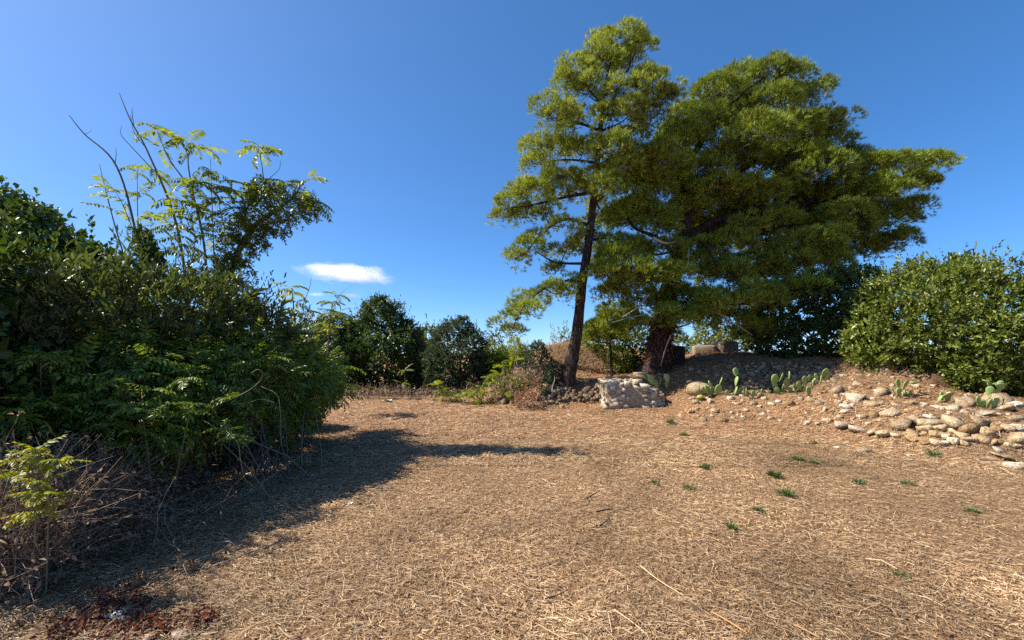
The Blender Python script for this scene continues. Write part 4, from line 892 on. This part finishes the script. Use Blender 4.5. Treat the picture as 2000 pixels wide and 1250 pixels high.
# loose stones lying in the field
for q, lab in [(Z1((640, 980, 110, 50)), 'pale flat stone lying in the straw below the rubble'), (Z1((390, 950, 60, 40)), 'small pointed pale stone left of the flat one in the straw'), (Z1((155, 900, 80, 40)), 'pale stone furthest out in the field from the rubble'),
               (Z1((995, 1020, 50, 30)), 'little ochre stone half sunk beside the green tuft'), (Z1((1810, 1150, 110, 30)), 'thin flat yellowish slab at the right edge of the field'), (Z1((1960, 1115, 150, 75)), 'large pale stone cut by the right edge of the picture'),
               (Z1((1880, 1045, 240, 50)), 'long broken ochre slab at the foot of the low wall'), (Z1((1800, 980, 110, 50)), 'rounded yellow stone fallen from the low wall'),
               ((350, 1243, 40, 20), 'pale chip of stone at the bottom edge beside the red leaves'), ((290, 1246, 22, 14), 'small bright stone among the red leaves at the bottom'), ((532, 1248, 26, 14), 'pale stone half cut by the bottom edge'), ((905, 792, 0, 0), None),
               ((1098, 794, 12, 9), 'brown stone at the shaded foot of the stone edging')]:
    if not lab: continue
    o = stone_px(None, RK, *q, name='loose_stone'); tag(o, lab, 'stone', 'loose stones lying in the field')

# ------------------------------------------------------------------ prickly pears
def pad_mesh(seed):
    a = 12; V = []; r = np.random.default_rng(seed)
    prof = [(0, .12), (.12, .34), (.3, .72), (.5, .95), (.68, 1.0), (.84, .82), (.95, .46)]
    for z, w_ in prof:
        for k in range(a):
            t = 2 * math.pi * k / a; V.append((math.cos(t) * w_ * .34, math.sin(t) * .07 * (.5 + .5 * w_) + .05 * math.sin(z * 3 + seed), z))
    n = len(V); V.append((0, .05 * math.sin(3 + seed), 1.0)); V.append((0, .05 * math.sin(seed), -.01))
    Fq = [[i * a + k, i * a + (k + 1) % a, (i + 1) * a + (k + 1) % a] for i in range(len(prof) - 1) for k in range(a)] + [[i * a + k, (i + 1) * a + (k + 1) % a, (i + 1) * a + k] for i in range(len(prof) - 1) for k in range(a)]
    Fq += [[(len(prof) - 1) * a + k, (len(prof) - 1) * a + (k + 1) % a, n] for k in range(a)] + [[(k + 1) % a, k, n + 1] for k in range(a)]
    me = mesh_np('pad', np.array(V) * (1, 1, 1), np.array(Fq), True); me.materials.append(M['pad']); return me
PADS = [pad_mesh(s) for s in range(4)]
def pear(label, Y, pads):
    """pads: (px of base, py of base, length px, lean deg (+ right), yaw deg)"""
    root = empty('prickly_pear')
    base = hit(pads[0][0], pads[0][1]); Yb = base[1] if Y is None else Y
    for (px, py, l, lean, yaw) in pads:
        o = bpy.data.objects.new('pad', random.choice(PADS)); COL.objects.link(o); o.parent = root
        yy = Yb + random.uniform(-.1, .1); c = P(px, py, yy); s = l / F * yy * 1.03
        o.matrix_basis = Matrix.Translation(Vector(c)) @ Matrix.Rotation(math.radians(lean), 4, 'Y') @ Matrix.Rotation(math.radians(yaw), 4, 'Z') @ Matrix.Rotation(random.uniform(-.25, .25), 4, 'X') @ Matrix.Scale(s, 4)
    tag(root, label, 'cactus', 'prickly pears growing along the ruined walls')
pear('prickly pear by the right edge with a tall curved stack of pads', None, [(1930, 800, 22, -5, 20), (1922, 798, 22, -35, -20), (1938, 798, 24, 30, 10), (1955, 795, 20, 15, 40), (1927, 782, 18, 10, 50), (1930, 772, 18, 15, -30), (1935, 760, 18, 5, 20), (1938, 768, 15, 55, 10), (1936, 752, 22, 65, 70), (1938, 748, 18, -70, 80), (1945, 752, 20, 105, 20), (1948, 752, 14, 60, -20), (1913, 792, 18, -10, 10)])
pear('small prickly pear with a drooping pad beside the boulder', None, [(1838, 785, 20, 15, 20), (1838, 778, 24, 60, 40), (1850, 790, 20, 5, 10), (1832, 786, 16, 25, 75)])
pear('prickly pear with upright pale pads in the middle of the rubble slope', None, [(1757, 775, 18, -10, 10), (1763, 778, 16, 5, 60), (1756, 760, 20, 5, 20), (1764, 762, 22, 35, 30), (1778, 748, 18, 85, 60), (1748, 768, 15, -35, 60), (1772, 775, 14, 20, 10)])
pear('prickly pear clump with the tallest sunlit pads before the shaded wall', None, [(1515, 768, 20, 5, 20), (1512, 755, 25, 18, 10), (1522, 745, 18, 30, 50), (1530, 768, 20, 5, 40), (1536, 760, 22, 5, 10), (1540, 745, 20, 5, 60), (1525, 772, 18, -35, 10), (1543, 774, 18, 10, 20), (1506, 772, 16, -40, 50), (1550, 765, 18, 35, 20), (1518, 775, 15, 60, 10), (1498, 770, 16, -60, 30)])
pear('prickly pear clump with heart-shaped pads at the sunlit end of the shaded wall', None, [(1582, 775, 20, -5, 20), (1586, 760, 18, 5, 60), (1572, 752, 18, -10, 10), (1578, 745, 14, 20, 30), (1588, 758, 20, 5, 70), (1600, 755, 22, 8, 50), (1606, 738, 20, 15, 10), (1598, 742, 14, -30, 20), (1564, 762, 18, -25, 10), (1570, 768, 16, 20, 40), (1560, 770, 16, -50, 50), (1610, 740, 16, 45, 30)])
pear('prickly pear with yellow-green pads in front of the large pale block', None, [(1390, 775, 22, -5, 20), (1398, 772, 22, 15, 10), (1384, 772, 22, -35, 50), (1402, 776, 18, 45, 30), (1392, 760, 18, -15, 50), (1378, 768, 14, -20, 10), (1406, 752, 16, 25, 70), (1370, 778, 14, 80, 20), (1412, 776, 14, 60, 10), (1366, 764, 14, -10, 60)])
pear('prickly pear with one long-stalked pad rising against the shaded wall', None, [(1434, 772, 20, 5, 75), (1437, 755, 20, 3, 85), (1438, 736, 18, 5, 10), (1430, 772, 18, 40, 50), (1440, 774, 20, 30, 30), (1426, 774, 14, -40, 20), (1448, 775, 14, 50, 60), (1455, 770, 14, 10, 20)])
pear('low prickly pear half buried in dry grass between two taller clumps', None, [(1470, 778, 16, 5, 20), (1475, 774, 16, 25, 50), (1462, 776, 14, -30, 10), (1458, 772, 14, 5, 60), (1480, 778, 14, 50, 30)])
pear('dark prickly pear in the shade left of the pale block', None, [(1285, 762, 22, -10, 40), (1278, 752, 22, -35, 20), (1270, 742, 20, -45, 50), (1288, 756, 18, 10, 70), (1302, 760, 20, 5, 40), (1304, 748, 18, -5, 10), (1275, 764, 16, -60, 20)])
fr = rock_mesh(120, IC3V, IC3T, 2, .03); fr.materials.append(leaf_mat('pale_fruit', [(.3, .3, .06), (.4, .38, .08)], .5, .1)); c = hit(1368, 781); s = c[1] / F
fo = bpy.data.objects.new('fallen_pad', fr); COL.objects.link(fo); fo.location = c + np.array([0, 0, 5 * s]); fo.scale = (8 * s, 6 * s, 5 * s); tag(fo, 'fallen yellow cactus pad lying on the slope', 'cactus pad')

# ------------------------------------------------------------------ small plants in the field
def grass_tuft(px, py, wpx, hpx, label):
    c = hit(px, py); s = c[1] / F; n = int(R.uniform(70, 130))
    a = R.uniform(0, 6.28, n); r = np.abs(R.normal(0, .4, n)) * min(wpx * s, .16) * .45
    b = np.column_stack([c[0] + np.cos(a) * r, c[1] + np.sin(a) * r, np.zeros(n)]); b[:, 2] = height(b[:, 0], b[:, 1])
    d = np.column_stack([np.cos(a) * .7, np.sin(a) * .7, np.ones(n) * 1.0]) + .35 * R.normal(size=(n, 3))
    V, T = leaves(b, d, R.normal(size=(n, 3)), hpx * s * R.uniform(.6, 1.3, n), np.full(n, .011), .1)
    o = link('grass_tuft', mesh_np('grass_tuft', V, T), M['grass']); tag(o, label, 'grass', 'green tufts growing in the straw')
for a in [(1512, 932, 40, 16, 'largest dark green grass tuft in the straw'), (1535, 970, 38, 18, 'grass tuft just nearer than the largest one'), (1825, 892, 40, 16, 'green tuft close below the low retaining wall'), (1770, 948, 28, 10, 'faint green tuft nearest the right edge'), (1677, 945, 26, 10, 'small green tuft between the two right-hand pairs'),
          (1378, 916, 26, 12, 'isolated little green tuft in mid field'), (1480, 1000, 30, 10, 'greyish low tuft nearer than the main pair'), (1558, 900, 26, 12, 'green tuft behind the largest one'), (1280, 945, 24, 8, 'grey-green low weed in mid field'), (1345, 955, 26, 9, 'sparse weed right of the grey-green one'), (1590, 908, 14, 10, 'tiny tuft at the side of the back tuft'), (1430, 1035, 16, 14, 'thin yellowish grass wisp in the open straw'),
          (1310, 828, 20, 12, 'yellowish weed at the foot of the rubble slope'), (1335, 852, 18, 9, 'low green weed out from the slope foot'), (1900, 1000, 36, 8, 'thin grey weed in the straw at far right'), (1755, 1125, 40, 10, 'dull green weed patch in the near straw')]:
    grass_tuft(*a)
def seedling(label, spots, sc=.9):
    root = empty('seedling')
    b = None
    for (px, py, n, Y) in spots:
        c = hit(px, py + 14, 8, 20) if Y is None else P(px, py, Y)
        top = P(px, py, c[1]); g0 = np.array([top[0], top[1], h1(top[0], top[1]) - .02])
        me, _, _ = trunk_mesh('stem', [g0, (g0 + top) / 2 + .02, top], [.014, .006], 8, 5, .05); link('stem', me, M['vine'], root)
        rosette(root, FR, top, n + 1, sc * 1.15, .35)
    tag(root, label, 'plant', 'leafy seedlings before the far bushes')
seedling('bright green leafy seedling left of the others before the round bush', [(855, 752, 5, 14.6), (865, 765, 4, 14.4), (880, 770, 3, 14.4), (868, 775, 3, 14.2)])
seedling('spreading yellow-green seedling in front of the dry weeds', [(915, 765, 5, 14.2), (940, 758, 5, 14.2), (965, 745, 5, 14.3), (925, 775, 4, 14), (905, 775, 4, 14), (950, 770, 3, 14), (930, 765, 4, 14)])
seedling('tallest leafy seedling climbing the edge of the dry weeds', [(985, 715, 5, 14.4), (975, 730, 5, 14.4), (1000, 705, 4, 14.4), (960, 735, 4, 14.3)])
seedling('sparse seedling low against the dark bush', [(745, 762, 3, 16), (790, 722, 3, 16.2), (785, 748, 3, 16)], .8)
seedling('yellow-green seedling tucked against the leaning pine side of the dry weeds', [(1015, 735, 5, 14.2), (1005, 750, 5, 14.0), (1030, 745, 4, 14.2), (990, 765, 5, 13.8)])
seedling('small seedling low down beside the stone bank', [(940, 785, 3, 13.2), (935, 790, 3, 13.1)], .6)

# red fallen leaves at the lower left
n = 1150; cl = R.integers(0, 9, n); cxs = np.array([150, 190, 215, 240, 262, 285, 310, 395, 120]); cys = np.array([1225, 1205, 1180, 1240, 1165, 1215, 1230, 1218, 1245]); px = cxs[cl] + R.normal(0, 20, n); py = cys[cl] + R.normal(0, 11, n); ok = (py > 1120) & (px > 40); px, py = px[ok], py[ok]; Y = 1333 / (py - 690); X = (px - CX) / F * Y; n = len(X)
b = np.column_stack([X, Y, height(X, Y) + R.uniform(.005, .045, n)])
V, T = leaves(b, R.normal(size=(n, 3)) * np.array([1, 1, .7]), R.normal(size=(n, 3)) * .7 + np.array([0, 0, 1]), .034 * np.exp(R.normal(0, .3, n)), .018 * np.exp(R.normal(0, .3, n)), .3)
o = link('fallen_leaves', mesh_np('fallen_leaves', V, T), M['redleaf']); tag(o, 'withered red leaves of cut branches at the lower left', 'leaves', kind='stuff')
# sticks and stalks lying on the straw
def stick(pts, r, mat, label):
    pp = []
    for px, py in pts:
        c = hit(px, py); pp.append(c + np.array([0, 0, .025 + r]))
    me, _, _ = trunk_mesh('stick', pp, [r, r * .7], 14, 6, .1); o = link('stick', me, M[mat]); tag(o, label, 'stick', 'sticks and stalks on the straw')
M['orange'] = plain_mat('orange_cane', [(.33, .16, .06), (.45, .24, .10)], .6)
M['strawstalk'] = plain_mat('straw_stalk', [(.5, .36, .18), (.62, .48, .28)], .6)
M['darkstick'] = plain_mat('dark_stick', [(.04, .028, .02), (.07, .05, .036)], .85)
for a in [([(1390, 1205), (1420, 1222), (1460, 1248)], .006, 'orange', 'orange-brown cane at the bottom edge'), ([(1250, 1112), (1285, 1140), (1335, 1172)], .004, 'strawstalk', 'long pale straw stalk in the near field'), ([(1200, 1200), (1235, 1225), (1262, 1248)], .004, 'strawstalk', 'bent straw stalk near the bottom edge'), ([(1145, 980), (1155, 974), (1166, 968)], .009, 'darkstick', 'dark stick, uppermost of three in mid straw'), ([(1165, 1006), (1182, 1002), (1197, 1000)], .008, 'darkstick', 'dark stick lying crosswise, second of three'), ([(1172, 1034), (1182, 1026), (1190, 1018)], .008, 'darkstick', 'dark stick, lowest of three in mid straw'), ([(1555, 1232), (1580, 1245), (1600, 1256)], .006, 'orange', 'thick reddish stalk cut by the bottom edge'),
          ([(560, 1060), (480, 1090), (400, 1120)], .006, 'stem', 'long dry cane along the edge of the shade'), ([(450, 1075), (380, 1110), (300, 1165)], .006, 'stem', 'forked grey branch beside the red leaves'), ([(350, 1105), (300, 1140), (260, 1180)], .005, 'stem', 'grey branch lying next to the forked one'), ([(1065, 1178), (1090, 1170), (1110, 1160)], .004, 'darkstick', 'thin dark twig in the near straw')]:
    stick(*a)
M['blueplastic'] = plain_mat('pale_plastic', [(.55, .68, .75), (.6, .72, .78)], .4, .4); M['whiteplastic'] = plain_mat('white_plastic', [(.6, .62, .66), (.7, .72, .76)], .4, .4)
def scrap(px, py, w_, mat, label):
    c = hit(px, py); s = w_ * c[1] / F; g_ = np.linspace(-1, 1, 7); A_, B_ = np.meshgrid(g_, g_); V = np.column_stack([A_.ravel() * s / 2, B_.ravel() * s / 2.2, np.zeros(49)]); V[:, 2] = s * .22 * wob(V / s * 3 + px, 1.3) + s * .18; V[:, :2] += .08 * s * R.normal(size=(49, 2))
    i = np.arange(49).reshape(7, 7); Q = np.stack([i[:-1, :-1], i[:-1, 1:], i[1:, 1:], i[1:, :-1]], -1).reshape(-1, 4)
    o = link('litter_scrap', mesh_np('litter_scrap', V, Q, True), M[mat], None, c); tag(o, label, 'litter')
scrap(757, 784, 12, 'blueplastic', 'pale blue scrap of plastic at the far end of the field'); scrap(684, 984, 9, 'whiteplastic', 'crumpled whitish scrap on the edge of the shade'); scrap(232, 1205, 26, 'whiteplastic', 'crumpled silvery wrapper among the red leaves'); scrap(672, 787, 8, 'whiteplastic', 'tiny white scrap under the hanging end of the thicket')

# ------------------------------------------------------------------ clouds
def cloud(px, py, wpx, hpx, tilt, dens, label, seed):
    D = 2400.; c = P(px, py, D); s = D / F
    m, t, N, L, b = nodes('cloud_%d' % seed); N.remove(b)
    tc = N.new('ShaderNodeTexCoord'); mp = N.new('ShaderNodeMapping'); mp.inputs['Scale'].default_value = (3.0, 1.5, 1.6); mp.inputs['Location'].default_value = (seed * 1.7, seed, 0); L.new(tc.outputs['Object'], mp.inputs[0])
    nz = tex(N, 'n', 1.0, 2, .5, mp.outputs[0], L)
    ln = N.new('ShaderNodeVectorMath'); ln.operation = 'LENGTH'; L.new(tc.outputs['Object'], ln.inputs[0])
    a1 = N.new('ShaderNodeMath'); a1.operation = 'MULTIPLY_ADD'; a1.inputs[1].default_value = 1.1; a1.inputs[2].default_value = .35; L.new(nz.outputs[0], a1.inputs[0])
    a2 = N.new('ShaderNodeMath'); a2.operation = 'SUBTRACT'; L.new(a1.outputs[0], a2.inputs[0]); L.new(ln.outputs['Value'], a2.inputs[1])
    mr = N.new('ShaderNodeMapRange'); mr.interpolation_type = 'SMOOTHSTEP'; mr.inputs[1].default_value = 0; mr.inputs[2].default_value = .7; mr.inputs[3].default_value = 0; mr.inputs[4].default_value = dens; L.new(a2.outputs[0], mr.inputs[0])
    v = N.new('ShaderNodeVolumePrincipled'); v.inputs['Color'].default_value = (1, 1, 1, 1); v.inputs['Anisotropy'].default_value = .2; L.new(mr.outputs[0], v.inputs['Density'])
    L.new(v.outputs[0], N['Material Output'].inputs['Volume'])
    o = link('cloud', mesh_np('cloud', IC3V, IC3T, True), m, None, c); o.scale = (wpx * s / 2, wpx * s / 4, hpx * s / 2); o.rotation_euler = (0, math.radians(tilt), 0)
    tag(o, label, 'cloud')
cloud(676, 534, 225, 46, 5, .011, 'long white lens-shaped cloud low in the blue sky', 1)
cloud(688, 577, 48, 13, 2, .012, 'small white cloud wisp under the long cloud', 2)
cloud(617, 575, 48, 10, 2, .01, 'faint cloud wisp behind the far sapling', 3)
